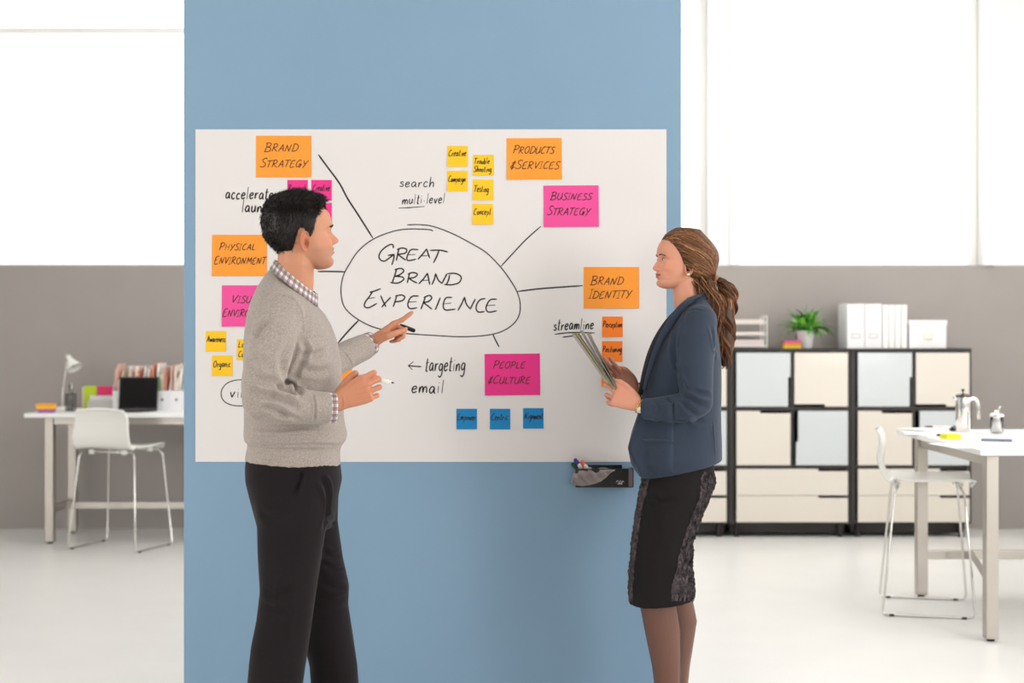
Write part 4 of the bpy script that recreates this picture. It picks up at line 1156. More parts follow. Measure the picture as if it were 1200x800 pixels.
def ear_shape(mb, side, female=False):
    """outer ear: dished disc with rolled rim, canonical coordinates"""
    nr, nc = 12, 40; V = []; sc = .9 if female else 1.0
    for lay in (0, 1):
        for i in range(nr):
            r = i/(nr-1)
            for k in range(nc):
                a = 2*math.pi*k/nc
                # outline: egg, lobe narrow
                rx = .0165*(1+.16*math.sin(a)); rz = .0320
                u, v = math.cos(a)*rx*r, math.sin(a)*rz*r
                u -= .10*v*(-1)
                rim = .0095*math.exp(-((r-.90)/.11)**2)*(1 if math.sin(a) > -.75 else .4)*(1.0-.75*max(0, math.cos(a-.1))**2)
                bowl = -.0115*math.exp(-(((u-.001)/.0075)**2+((v+.004)/.011)**2))
                anti = .0050*math.exp(-((r-.55)/.13)**2)*(1 if math.cos(a) < .2 else .1)
                trag = .0050*math.exp(-(((u-.0115)/.004)**2+((v+.004)/.006)**2))
                h = rim+bowl+anti+trag+.006
                if lay: h = -.004+(.006*(r**2))*0+(-.003*(1-r))
                if r >= .999: h = (.003 if lay == 0 else .0)
                h += -.35*u*(1)            # back edge stands off the head
                V.append(Vector((u*sc-.004, side*(.0705*(.97 if female else 1)+h*sc), v*sc+.0885)))
    n = nr*nc; F = grid_faces(nr, nc, True)+[tuple(reversed(q)) for q in grid_faces(nr, nc, True, off=n)]
    for k in range(nc):
        k2 = (k+1) % nc; a = (nr-1)*nc
        F.append((a+k, n+a+k, n+a+k2, a+k2))
    if side > 0: F = [tuple(reversed(q)) for q in F]
    mb.add(V, F)

class Frame:
    """places canonical head space in the world"""
    def __init__(s, pos, yaw, pitch=0, roll=0, scale=1.0, zmap=None):
        s.pos = np.array(pos); s.s = scale; s.zmap = zmap
        R = Matrix.Rotation(yaw, 3, 'Z') @ Matrix.Rotation(-pitch, 3, 'Y') @ Matrix.Rotation(roll, 3, 'X')
        s.R = np.array(R); s.piv = np.array((0, 0, .10))
    def __call__(s, V):
        V = np.array(V, float).reshape(-1, 3).copy()
        if s.zmap: V[:, 2] = np.interp(V[:, 2], s.zmap[0], s.zmap[1])
        return ((V-s.piv)@s.R.T+s.piv*np.array((1, 1, 1)))*s.s+s.pos
    def inv(s, V):
        Q = ((np.array(V)-s.pos)/s.s-s.piv)@s.R+s.piv
        if s.zmap: Q[:, 2] = np.interp(Q[:, 2], s.zmap[1], s.zmap[0])
        return Q
    def v(s, p): return Vector(s([p])[0])

# ------------------------------------------------------------------ a hand
def hand(mb, W, e1, tdir, dorsal, L, fingers, thumb, wr=(.029, .020), spread=(.12, .03, -.06, -.16)):
    """W wrist, e1 towards the fingers, tdir to the thumb side, dorsal back of the hand.
    fingers: four (a1,a2,a3) curls in degrees; thumb: joints in hand space times L"""
    W = Vector(W); e1 = Vector(e1).normalized(); e2 = Vector(tdir); e2 = (e2-e1*e2.dot(e1)).normalized()
    e3 = e1.cross(e2)
    if e3.dot(Vector(dorsal)) < 0: e3 = -e3
    k = L/.19
    def H(u, v, w): return W+e1*(u*L)+e2*(v*L)+e3*(w*L)
    # palm: stack of flattened rings
    st = [(-.10, wr[0], wr[1], 0, 0), (.0, wr[0], wr[1], 0, 0), (.10, .031*k, .0195*k, .01, -.01), (.25, .037*k, .0175*k, .01, -.015), (.40, .041*k, .0145*k, .006, -.01), (.50, .0415*k, .0120*k, .004, -.005), (.52, .036*k, .0095*k, 0, -.006)]
    n = 24; V = []
    for u, a, b_, v0, w0 in st:
        for q in range(n):
            t = 2*math.pi*q/n; c_, s_ = math.cos(t), math.sin(t)
            cc = math.copysign(abs(c_)**.75, c_); ss = math.copysign(abs(s_)**.8, s_)
            V.append(H(u, v0, w0)+e2*(a*cc)+e3*(b_*ss))
    F = grid_faces(len(st), n, True)+[tuple(range(n-1, -1, -1)), tuple((len(st)-1)*n+q for q in range(n))]
    mb.add(V, F)
    base = [(.50, .165), (.525, .058), (.505, -.055), (.465, -.155)]
    lens = [.405, .45, .42, .335]; rr = [.0092, .0094, .0088, .0078]
    tips = []
    for (u, v), ln, r, cur, sp in zip(base, lens, rr, fingers, spread):
        r *= k; d = (e1*math.cos(sp)+e2*math.sin(sp)).normalized(); a = 0
        p = H(u-.12, v*.9, -.008); pts = [p]; rad = [r*1.08]
        p = H(u, v, 0); pts.append(p); rad.append(r*1.14)
        for seg, (fl, cu) in enumerate(zip((.46, .30, .24), cur)):
            a += math.radians(cu); dd = d*math.cos(a)-e3*math.sin(a)
            m_ = p+dd*(ln*L*fl*.5); q_ = p+dd*(ln*L*fl)
            r1 = r*(1.0, .93, .86)[seg]
            pts += [m_, q_]; rad += [r1*.93, r1*(1.0, .97, .80)[seg]]
            p = q_
        mb.limb(pts, rad, 14); tips.append((p, dd))
    tp = [H(*t_) for t_ in thumb]; tr_ = [.0150*k, .0130*k, .0108*k, .0100*k, .0082*k][:len(tp)]
    mb.limb(tp, tr_, 14)
    # thumb web
    mb.limb([H(.12, .06, -.03), H(.30, .10, -.035), (H(.45, .12, -.02))], [.014*k, .013*k, .009*k], 12)
    return H, tips

def ringloft(mb, rows, d, n=40, ex=2.4, dslope=0):
    """horizontal rings; rows: (py, px left, px right, half depth, slope[, depth])"""
    V = []
    for r in rows:
        py, xl, xr, hw = r[:4]; sl = r[4] if len(r) > 4 else 0; dc = r[5] if len(r) > 5 else d
        a = P(xl, py, dc); b_ = P(xr, py, dc); cx = (a.x+b_.x)/2; rx = (b_.x-a.x)/2
        for q in range(n):
            t = 2*math.pi*q/n; c_, s_ = math.cos(t), math.sin(t)
            X = rx*math.copysign(abs(c_)**(2/ex), c_); Y = hw*math.copysign(abs(s_)**(2/ex), s_)
            V.append(Vector((cx+X, dc+Y, a.z-sl*X)))
    m_ = len(rows)
    F = grid_faces(m_, n, True)+[tuple(range(n-1, -1, -1)), tuple((m_-1)*n+q for q in range(n))]
    # rows run downwards: keep outward normals
    F = [tuple(reversed(q)) for q in F]
    return mb.add(V, F)

def strandmesh(paths, radii, n=4):
    mb = MB()
    for p, r in zip(paths, radii): mb.tube(p, r, n, caps=False)
    return mb

# ================================================================== THE MAN
DM = 4.29
man = thing('person', 'person with short black hair in grey sweater and black trousers, pointing at the whiteboard', 'person', tuple(P(352, HY, DM))[:2]+(0,))
FM = Frame(P(353, 318, 4.26), math.radians(19), math.radians(7), 0, .985)
hv, hf = head_grid(False)
body = MB(); body.add(FM(hv).tolist(), hf)
# neck and trunk (under the clothes), arms, legs
nk = lambda px, py, d: P(px, py, d)
body.limb([FM.v((-.015, 0, .085)), FM.v((-.026, 0, .03)), P(346, 330, 4.27), P(343, 352, 4.28)], [.055, .055, .056, .060], 24)
ringloft(body, [(345, 318, 358, .09), (362, 308, 372, .155), (395, 303, 382, .165), (440, 303, 388, .15), (490, 305, 388, .14), (540, 302, 388, .145), (580, 304, 386, .15), (610, 312, 384, .14)], DM)
body.limb([P(330, 364, 4.10), P(303, 474, 4.03), P(345, 474, 4.07), P(393, 471, 4.115)], [.045, .042, .038, .026], 16)
body.limb([P(352, 364, 4.44), P(378, 440, 4.45), P(404, 419, 4.54), P(433, 403, 4.625)], [.045, .042, .036, .025], 16)
body.limb([P(338, 590, 4.20), P(338, 735, 4.19), P(316, 905, 4.19)], [.072, .050, .036], 16)
body.limb([P(362, 590, 4.38), P(382, 735, 4.40), P(398, 882, 4.40)], [.072, .050, .036], 16)
body.limb([P(316, 905, 4.19), P(318, 925, 4.19), P(345, 930, 4.15)], [.036, .034, .03], 12)
body.limb([P(398, 882, 4.40), P(400, 895, 4.40), P(424, 900, 4.38)], [.036, .034, .03], 12)
# near hand: back of the hand to us, fingers closed around a marker
Wn = P(395, 471, 4.115); e1n = P(443, 449, 4.12)-Wn
Hn, tipn = hand(body, Wn, e1n, P(395, 430, 4.12)-P(399, 470, 4.12), (.15, -1, .25), .194,
     [(14, 72, 60), (26, 76, 58), (32, 80, 58), (38, 82, 55)],
     [(.10, .12, -.05), (.24, .21, -.10), (.34, .26, -.13), (.42, .28, -.13)], (.0285, .021), spread=(.03, .0, -.04, -.08))
# far hand: pointing, thumb side towards us
Wf = P(434, 402, 4.625); e1f = P(462, 382, 4.66)-Wf
Hf, tipf = hand(body, Wf, e1f, (.15, -.85, .35), (-.55, .25, .8), .186,
     [(12, -14, 0), (62, 78, 50), (70, 80, 55), (74, 80, 55)],
     [(.10, .12, -.06), (.26, .20, -.13), (.42, .19, -.17), (.55, .13, -.19), (.64, .08, -.19)], (.027, .020), spread=(.02, .02, -.04, -.1))
V, F, E = remesh(body, .0025, 1, .5)
N = normals(V, F)
if (N*(V-V.mean(0))).sum() < 0: N = -N
V = folds(V, F, N, [([(416,459),(430,453),(440,450)], .0026, .0016), ([(416,464),(430,460),(441,458)], .0026, .0016), ([(416,470),(429,467),(439,466)], .0026, .0014),
    ([(399,464),(401,471),(400,479)], .003, .0010), ([(405,455),(416,447),(426,441)], .003, .0016)])
# colour of the skin
def skin_tone(V, Fr, base, lips, blush, brow=None, stub=None, female=False, liner=None):
    c = np.tile(np.array(base), (len(V), 1)); Q = Fr.inv(V)
    X, Y, Z = Q[:, 0], Q[:, 1], Q[:, 2]; ay = np.abs(Y)
    hd = (X > .045) & (Z > .02) & (Z < .2) & (ay < .08)
    def mix(w, col): 
        nonlocal c
        w = np.clip(w, 0, 1)[:, None]; c = c*(1-w)+np.array(col)*w
    mix(hd*.28*gs(Z, .082, .020)*gs(ay, .045, .020), blush)
    mix(hd*.25*gs(Z, .080, .010)*gs(ay, 0, .018)*(X > .09), blush)
    if stub is not None:
        mix(.30*smoothstep(-.015, .03, X)*smoothstep(.078, .055, Z)*smoothstep(-.02, .006, Z), stub)
    zc = .0535+ay*ay*6.0
    lw = (1-smoothstep(.019, .026, ay))
    ht = np.sqrt(np.clip(1-(ay/.027)**2, 0, 1)); up = smoothstep(-.0092, -.0065, -(Z-zc)/np.maximum(ht, .2))*(Z >= zc); lo = smoothstep(-.0115, -.0080, (Z-zc)/np.maximum(ht, .2))*(Z < zc)
    mix(hd*(X > .075)*lw*(up+lo)*.9, lips)
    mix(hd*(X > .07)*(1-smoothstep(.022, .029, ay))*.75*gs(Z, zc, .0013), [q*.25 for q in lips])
    if liner is not None:
        mix(hd*.75*gs(Z, .1165, .0055)*gs(ay, .032, .013), liner)
    return c
skm = np.array(rgb(206, 146, 114)[:3])
col = skin_tone(V, FM, skm, rgb(190, 118, 100)[:3], rgb(214, 128, 98)[:3], stub=rgb(140, 104, 90)[:3])
# knuckles a little redder
for H_, W_ in ((Hn, Wn), (Hf, Wf)):
    d_ = np.linalg.norm(V-np.array(H_(.5, 0, 0)), axis=1); w = (np.exp(-(d_/.09)**2)*.5)[:, None]; col = col*(1-w)+np.array(rgb(204, 128, 98)[:3])*w
bodyo = npmesh('body', V, F, M['skin_m'], man, cols=col)
eb = MB(); ear_shape(eb, -1); ear_shape(eb, 1)
eb.v = FM(eb.v).tolist(); eb.mesh
def toned(mb, name, m, parent, colour, smooth=True):
    me = mb.mesh(); a = me.color_attributes.new('tone', 'FLOAT_COLOR', 'POINT')
    cc = np.ones((len(me.vertices), 4)); cc[:, :3] = colour; a.data.foreach_set('color', cc.ravel())
    return link(name, me, m, parent, smooth, True)
def split_ear(Fr, side, female, m, parent, colour):
    e = MB(); ear_shape(e, side, female); e.v = Fr(e.v).tolist()
    return toned(e, 'ear', m, parent, colour)
earc = np.array(rgb(206, 134, 104)[:3])
for s_ in (-1, 1): split_ear(FM, s_, False, M['skin_m'], man, earc)

def eyes(Fr, parent, iris, female=False):
    white = mat('eye_white_'+('w' if female else 'm'), rgb(232, 226, 220), .15, coat=.5)
    irm = mat('iris_'+('w' if female else 'm'), rgb(*iris), .2, coat=.6)
    for s_ in (-1, 1):
        c0 = np.array((.0735, s_*.0310, .1125)); r = .0134
        def patch(ywid, zlo, zup, rr, y0=0.0, n_=14, sh=0):
            V = []; 
            for i in range(n_):
                t = i/(n_-1)*2-1; yy = t*ywid
                up = zup*(1-t*t)**.6+.0; lo = -zlo*(1-t*t)**.8
                for k in range(8):
                    zz = lo+(up-lo)*k/7+sh
                    q = rr**2-(yy+y0)**2-zz**2
                    V.append(c0+np.array((math.sqrt(max(q, 1e-9)), yy+y0, zz)))
            return V, grid_faces(n_, 8)
        v, f = patch(.0105, .0030, .0040, r+.0004); MB().add(Fr(v).tolist(), f).build('eyeball', white, parent, True, True)
        v, f = patch(.0056, .0030, .0039, r+.0008, y0=.001*0, n_=10); MB().add(Fr(v).tolist(), f).build('iris', irm, parent, True, True)
        v, f = patch(.0024, .0022, .0022, r+.0011, n_=8); MB().add(Fr(v).tolist(), f).build('pupil', M['lash'], parent, True, True)
        # lash line
        pts = []
        for i in range(12):
            t = i/11*2-1; yy = t*.0112; zz = .0041*(1-t*t)**.6+(.0012 if t*s_ > 0 else 0)*abs(t)
            pts.append(c0+np.array((math.sqrt((r+.001)**2-yy*yy-zz*zz), yy, zz)))
        MB().tube(Fr(pts).tolist(), [.0003]+[.0009 if female else .0006]*10+[.0004], 6).build('lashes', M['lash'], parent, True, True)
eyes(FM, man, (58, 36, 24))
headbvh = {}
def make_bvh(Fr, hv, hf):
    V2 = [Vector(p) for p in Fr(hv)]
    return BVHTree.FromPolygons(V2, [f for f in hf if len(f) == 4])
bvm = make_bvh(FM, hv, hf)
def brow(Fr, bvh, parent, m, thick, arch, n=150, seed=3):
    rn = random.Random(seed)
    for s_ in (-1, 1):
        mb = MB()
        for k in range(n):
            t = rn.random(); y = s_*(.012+.034*t); z = .1265+arch*math.sin(min(1, t*1.25)*math.pi*.62)-.004*max(0, t-.6)*2+rn.uniform(-1, 1)*thick*(1-.7*t)
            src = Fr.v((.13, y, z)); hit = bvh.ray_cast(src, (Fr.v((0, y*.8, z))-src).normalized())
            if hit[0] is None: continue
            p, nn = hit[0], hit[1]
            if nn.dot(src-p) < 0: nn = -nn
            along_ = (Fr.v((.07, y+s_*.01, z+.004*(1-2*t)))-Fr.v((.072, y, z))).normalized()
            q = p+nn*.0016+along_*.007
            mb.tube([p-nn*.0005, p+nn*.0012+along_*.003, q], [.0006, .0006, .0002], 4)
        mb.build('eyebrow', m, parent, False, True)
brow(FM, bvm, man, M['hair_m'], .0032, .004)

# ---- hair of the man: shell and spikes
HL_M = [(0, .186), (22, .186), (38, .184), (50, .172), (60, .150), (66, .118), (72, .098), (79, .100), (85, .124), (98, .130), (106, .110), (114, .085), (130, .052), (150, .036), (180, .028)]
def hairline(V, tab):
    ang = np.degrees(np.abs(np.arctan2(V[:, 1], V[:, 0]+.005)))
    return np.interp(ang, [a for a, _ in tab], [b for _, b in tab]), ang
hl, ang = hairline(hv, HL_M)
Nh = normals(hv, [f for f in hf if len(f) == 4])
if (Nh[:, 0]*hv[:, 0]).mean() < 0: Nh = -Nh
def hair_shell(hv, hf, Nh, hl, thick_fn, seed, jitter):
    inside = hv[:, 2]-hl
    t = thick_fn(hv)*smoothstep(-.002, .016, inside)
    rn = np.random.RandomState(seed)
    sh = hv+Nh*(t-.0012)[:, None]
    keep = [f for f in hf if all(inside[i] > -.004 for i in f)]
    return sh, keep, inside
def thick_m(V):
    z = V[:, 2]; x = V[:, 0]
    t = .0075+.0055*smoothstep(.15, .215, z)+.0055*smoothstep(.03, .085, x)*smoothstep(.15, .19, z)+.008*smoothstep(-.02, -.08, x)*smoothstep(.07, .13, z)
    t = t*(.55+.45*smoothstep(.06, .13, z))
    return t
shm, keepm, insm = hair_shell(hv, hf, Nh, hl, thick_m, 3, .001)
wm = FM(shm)
used = sorted({i for f in keepm for i in f}); mp = {a: i for i, a in enumerate(used)}
hairm = npmesh('hair', wm[used], [tuple(mp[i] for i in f) for f in keepm], M['hair_m'], man)
tris = [f for f in keepm if len(f) == 4]
ar = np.array([np.linalg.norm(np.cross(wm[f[2]]-wm[f[0]], wm[f[3]]-wm[f[1]])) for f in tris]); ar /= ar.sum()
rs = np.random.RandomState(5); pick = rs.choice(len(tris), 9000, p=ar)
mb = MB(); Rf = FM.R
for q, fi in enumerate(pick):
    f = tris[fi]; w = rs.dirichlet((1, 1, 1, 1)); p = sum(wm[i]*w[j] for j, i in enumerate(f)); cz = sum(hv[i]*w[j] for j, i in enumerate(f))
    nn = Rf@sum(Nh[i]*w[j] for j, i in enumerate(f)); nn /= np.linalg.norm(nn)
    # combing: forward on top, down and back on the sides
    top = float(smoothstep(.15, .20, cz[2])); fw = Rf@np.array((.9, 0, .25)); dn = Rf@np.array((-.35 if cz[0] < .04 else .2, 0, -1.0))
    dr = fw*top+dn*(1-top); dr = dr-nn*(dr@nn)*.6; dr /= np.linalg.norm(dr)
    lift = .55*top+.22; L = (.014+.012*top)*rs.uniform(.5, 1.15)
    j = rs.normal(0, .22, 3); d1 = dr*(1-lift)+nn*lift+j; d1 /= np.linalg.norm(d1)
    if insm[f[0]] < .010: L *= .45
    p0 = Vector(p-nn*.003); p1 = p0+Vector(d1)*L*.55; p2 = p1+Vector(dr*.7+nn*.1*lift+j*.6).normalized()*L*.5
    mb.tube([p0, p1, p2], [.0011, .0008, .0001], 3, caps=False)
o = mb.build('hair_strands', M['hair_m'], hairm, False, False)
o.data.transform(Matrix.Translation(-Vector(man.location))); o['kind'] = 'stuff'

# ---- shirt collar and cuffs
def band(pts, ups, n_up, m, name, parent, thick=.002, fold=None, flare=0.0):
    """closed or open band with UVs in metres. pts: lower edge points, ups: upper edge points"""
    V = []; nn = len(pts); U = []; acc = 0
    for i in range(nn):
        if i: acc += (Vector(pts[i])-Vector(pts[i-1])).length
        for k in range(n_up):
            t = k/(n_up-1); p = Vector(pts[i]).lerp(Vector(ups[i]), t); V.append(p); U.append((acc, t*(Vector(pts[i])-Vector(ups[i])).length))
    F = grid_faces(nn, n_up)
    mb = MB().add(V, F, [[U[i] for i in f] for f in F])
    o = mb.build(name, m, parent, True, True)
    so = o.modifiers.new('s', 'SOLIDIFY'); so.thickness = thick; so.offset = 0
    return o
def ring_pts(c, ax, r1, r2, up, n=30, a0=0, a1=360):
    ax = Vector(ax).normalized(); u = Vector(up); u = (u-ax*u.dot(ax)).normalized(); v = ax.cross(u)
    return [Vector(c)+u*math.cos(math.radians(a0+(a1-a0)*i/(n-1)))*r1+v*math.sin(math.radians(a0+(a1-a0)*i/(n-1)))*r2 for i in range(n)]
# collar: stands round the neck, highest at the nape, points in front
cn = []; cu = []; cf = []
for i in range(41):
    a = math.radians(-173+346*i/40)+math.pi          # 0 at the nape
    ca, sa = math.cos(a), math.sin(a)                 # -1 at nape (x), +-
    t = (1-ca)/2                                      # 1 at nape, 0 in front
    ca = -ca; t = (1+ca)/2                            # 0 at the nape, 1 in front
    c_top = P(347.5, 0, 4.27).x+ca*.062; y_top = 4.27-sa*.060+ca*.012
    z_top = P(0, 304.5+t*41, 4.27).z
    c_bot = P(344.5, 0, 4.27).x+ca*.069; y_bot = 4.27-sa*.078+ca*.016
    z_bot = z_top-.026-.008*t
    cu.append((c_top, y_top, z_top)); cn.append((c_bot, y_bot, z_bot))
    cf.append((P(346.5, 0, 4.27).x+ca*.062, 4.27-sa*.062+ca*.012, z_top-.03))
band(cn, cu, 6, M['plaid'], 'shirt_collar', man, .0025)
band(cf, [(a, b_, c-.001) for a, b_, c in cu], 4, M['plaid'], 'collar_stand', man, .002)
def cuff(c0, c1, r, rz, name, m, parent):
    ax = Vector(c1)-Vector(c0)
    a_ = ring_pts(c0, ax, r, rz, (0, 0, 1)); b_ = ring_pts(c1, ax, r*.97, rz*.97, (0, 0, 1))
    return band(a_, b_, 4, m, name, parent, .002)
cuff(P(380, 477.5, 4.105), P(393.8, 477.5, 4.115), .0450, .036, 'shirt_cuff', M['plaid'], man)
cuff(P(425, 407, 4.60), P(434.5, 402.5, 4.635), .040, .034, 'shirt_cuff', M['plaid'], man)
cuff(P(433.5, 403.5, 4.634), P(435.0, 402.3, 4.637), .0345, .031, 'wrist_band', M['black'], man)
# ---- sweater
sw = MB()
ringloft(sw, [(330, 320.5, 367, .074, .82), (339.5, 312, 370, .108, .62), (349, 303, 373, .148, .35), (358, 296.5, 376, .172, .15), (369, 292, 380, .188), (382, 290, 387.5, .196), (400, 288, 394, .196), (425, 287.5, 399, .192), (450, 288, 400, .186), (475, 288, 401, .180), (495, 288, 403, .178), (508, 287.5, 406, .182), (516, 288.5, 405, .178), (521, 292.5, 398.5, .160, .06), (530, 290.5, 397.5, .160, .065), (542, 288.5, 398.5, .163, .065)], DM, 48, 2.3)
sw.limb([P(331, 366, 4.115), P(322, 388, 4.075), P(314, 420, 4.05), P(307, 452, 4.03), P(307, 470, 4.03)], [.066, .068, .0665, .060, .057], 28)
sw.limb([P(307, 468, 4.03), P(320, 474, 4.04), P(345, 475.5, 4.07), P(372, 477.5, 4.095), P(386, 477.5, 4.107)], [.058, .058, .0535, .0480, .0465], 28, flat=True)
sw.limb([P(350, 366, 4.42), P(368, 402, 4.44), P(380, 430, 4.46)], [.062, .058, .052], 24)
sw.limb([P(380, 430, 4.46), P(396, 421.5, 4.51), P(412, 413, 4.56), P(429, 405.5, 4.612)], [.052, .047, .0455, .0425], 24, flat=True)
V, F, E = remesh(sw, .0040, 5, .5)
N = normals(V, F)
if (N*(V-V.mean(0))).sum() < 0: N = -N
def L3(pts, d): return [tuple(P(a, b_, d)) for a, b_ in pts]
cr = []
# elbow folds
for pts, w, dep in (([(322,452),(334,458),(350,461)], .008, .006), ([(312,462),(330,468),(352,478)], .008, .006), ([(308,476),(322,479),(340,488)], .007, .005), ([(318,484),(334,487),(352,491)], .006, .0035),
                    ([(330,447),(346,455),(356,463)], .008, .007), ([(296,440),(312,447),(328,447)], .009, .005), ([(292,455),(304,462),(316,464)], .008, .004),
                    ([(343,395),(330,420),(333,445)], .010, .004), ([(300,398),(306,385),(318,372)], .009, .005), ([(290,425),(300,420),(314,424)], .010, .003)):
    cr.append((pts, w*1.15, dep*1.7))
V = folds(V, F, N, cr+[
    ([(354,395),(358,412),(350,430),(342,448)], .009, .006),              # arm hole valley
    ([(350,416),(366,416),(382,412)], .009, .006), ([(352,432),(372,436),(392,432)], .010, .005), ([(356,404),(372,398),(388,398)], .010, .003),
    ([(290,498),(320,502),(352,500),(392,504)], .010, .005), ([(300,511),(330,513),(365,510),(398,512)], .008, .004),
    ([(289,520.5),(320,521),(360,521),(399,521)], .0045, .0035)])
# seam lines
N = normals(V, F)
if (N*(V-V.mean(0))).sum() < 0: N = -N
V = folds(V, F, N, [([(311,348),(306,362),(297,378)], .004, .002), ([(307,362),(320,349),(338,348),(350,360),(355,378),(352,396)], .004, .0028),
    ([(366,460),(369,476),(368,495)], .0035, .0035), ([(402,413),(408,419),(413,430)], .0035, .003)])
npmesh('sweater', V, F, M['knit'], man)
# ribbed hem
rb = MB()
for k in range(0): pass

# ---- trousers
tr_ = MB()
ringloft(tr_, [(533, 291, 396, .158), (545, 289, 398, .162), (562, 289.5, 400, .165), (580, 294, 396, .166), (598, 299, 394, .163), (618, 304, 388, .150)], DM, 44, 2.4)
ringloft(tr_, [(568, 294, 382, .080, 0, 4.21), (610, 301.5, 383, .088, 0, 4.20), (650, 302.5, 377, .084, 0, 4.19), (692, 305, 370.5, .078, 0, 4.19), (725, 301, 366, .074, 0, 4.19), (757, 294.5, 361.5, .072, 0, 4.19), (779, 292, 358, .072, 0, 4.19), (850, 286, 348, .072, 0, 4.19), (928, 282, 344, .074, 0, 4.19)], 4.19, 36, 2.3)
ringloft(tr_, [(568, 322, 397, .080, 0, 4.37), (611, 322, 395.5, .086, 0, 4.38), (653, 328, 401.6, .080, 0, 4.39), (686, 340, 409, .074, 0, 4.40), (709, 346, 408, .072, 0, 4.40), (741, 354, 413, .070, 0, 4.40), (779, 363, 418.5, .070, 0, 4.40), (850, 368, 424, .070, 0, 4.40), (898, 370, 428, .072, 0, 4.40)], 4.40, 36, 2.3)
V, F, E = remesh(tr_, .005, 6, .5)
N = normals(V, F)
if (N*(V-V.mean(0))).sum() < 0: N = -N
V = folds(V, F, N, [([(353,552),(352,562),(345,582)], .005, .006), ([(374,560),(382,570),(384,590),(378,625)], .010, .007),
    ([(380,600),(388,612),(396,614)], .008, .004), ([(376,645),(388,652),(400,650)], .009, .005), ([(378,662),(392,668),(404,666)], .008, .005), ([(374,680),(390,688),(406,690)], .009, .005), ([(372,700),(390,703),(407,700)], .009, .004),
    ([(304,600),(320,606),(345,600)], .012, .004), ([(305,690),(325,697),(350,690)], .012, .004), ([(300,708),(322,712),(345,722)], .010, .003), ([(336,640),(333,700),(330,779)], .012, .003)])
npmesh('trousers', V, F, M['trouser'], man)
def shoe(parent, cx, cy, ang, L=.29, heel=0.0, name='shoe'):
    mb = MB(); st = [(-.10, .030, .05), (-.085, .036, .085), (-.04, .036, .088), (.0, .038, .075), (.05, .045, .056), (.10, .047, .045), (.15, .040, .038), (.18, .024, .026), (.188, .008, .012)]
    V = []; n = 16; R = Matrix.Rotation(ang, 3, 'Z')
    for x, w, h in st:
        for q in range(n):
            t = 2*math.pi*q/n; yy = math.copysign(abs(math.cos(t))**.7, math.cos(t))*w; zz = (math.sin(t)*.5+.5)*h+.001
            V.append(Vector((cx, cy, 0))+R@Vector((x*L/.29, yy, zz)))
    F = grid_faces(len(st), n, True)+[tuple(range(n-1, -1, -1)), tuple((len(st)-1)*n+q for q in range(n))]
    return mb.add(V, F).build(name, M['shoe'], parent, True, True)
shoe(man, P(318, 0, 4.19).x, 4.19, math.radians(4)); shoe(man, P(402, 0, 4.40).x, 4.40, math.radians(10))

# marker in the near hand, pen in the far hand
a_ = P(461.5, 448.5, 4.135); c_ = P(421, 440.5, 4.16); dd = (a_-c_).normalized()
mk = thing('marker', 'white dry erase marker with black tip held in the man\'s near hand', 'marker', tuple(c_))
MB().limb([c_, a_-dd*.018], [.0060, .0068], 14).build('barrel', M['white_plastic'], mk, True, True)
MB().tube([a_-dd*.018, a_-dd*.007], [.0055, .0038], 12).build('collar', M['white_plastic'], mk, True, True)
MB().tube([a_-dd*.008, a_], [.0026, .0020], 10).build('tip', M['black'], mk, True, True)
a_ = P(484.5, 387, 4.655); c_ = P(470, 381.5, 4.675)
mk = thing('marker', 'short dark marker end held between the curled fingers of the man\'s pointing hand', 'marker', tuple(a_))
MB().limb([c_, c_.lerp(a_, .6), a_], [.0065, .0070, .0070], 14).build('cap_body', M['black'], mk, True, True)
MB().limb([c_.lerp(a_, .5)+Vector((0, -.008, .004)), a_+Vector((.002, -.008, .005))], [.0016, .0016], 8).build('clip', M['caddy_grey'], mk, True, True)
# ================================================================== THE WOMAN
DW = 4.80
wom = thing('person', 'person with long brown ponytail in slate blue jacket and black skirt, holding magazines', 'person', tuple(P(790, HY, DW))[:2]+(0,))
zm = ([-.05, 0, .0535, .083, .130, .232], [-.046, .002, .0475, .0725, .1275, .232])
FW_ = Frame(P(798.8, 340.5, 4.80), math.radians(192), math.radians(5.5), 0, .90, zm)
hv2, hf2 = head_grid(True)
body = MB(); body.add(FW_(hv2).tolist(), hf2)
body.limb([FW_.v((-.012, 0, .075)), FW_.v((-.022, 0, .02)), P(805, 352, 4.80), P(812, 372, 4.80)], [.044, .044, .046, .056], 24)
ringloft(body, [(360, 800, 824, .07), (370, 790, 830, .13), (400, 782, 833, .14), (450, 768, 834, .125), (500, 762, 834, .13), (560, 762, 828, .12), (600, 760, 806, .10)], DW)
body.limb([P(818, 374, 4.66), P(818, 474, 4.60), P(780, 478, 4.63), P(750, 476, 4.665)], [.038, .034, .030, .0205], 16)
body.limb([P(802, 376, 4.95), P(800, 468, 4.98), P(770, 464, 4.93), P(742, 456, 4.885)], [.038, .034, .029, .0205], 16)
# near hand: back towards us, thumb on top of the magazines
Wn2 = P(748, 474.5, 4.665); e1 = P(718, 462, 4.69)-Wn2
Hn2, t1 = hand(body, Wn2, e1, P(744, 450, 4.69)-P(752, 474, 4.665), (.1, -1, -.1), .170,
     [(6, 10, 12), (14, 40, 30), (26, 66, 45), (34, 70, 45)],
     [(.08, .11, -.04), (.24, .21, -.04), (.38, .27, -.02), (.52, .29, 0.0), (.62, .27, .01)], (.0225, .017), spread=(.55, .36, .08, -.10))
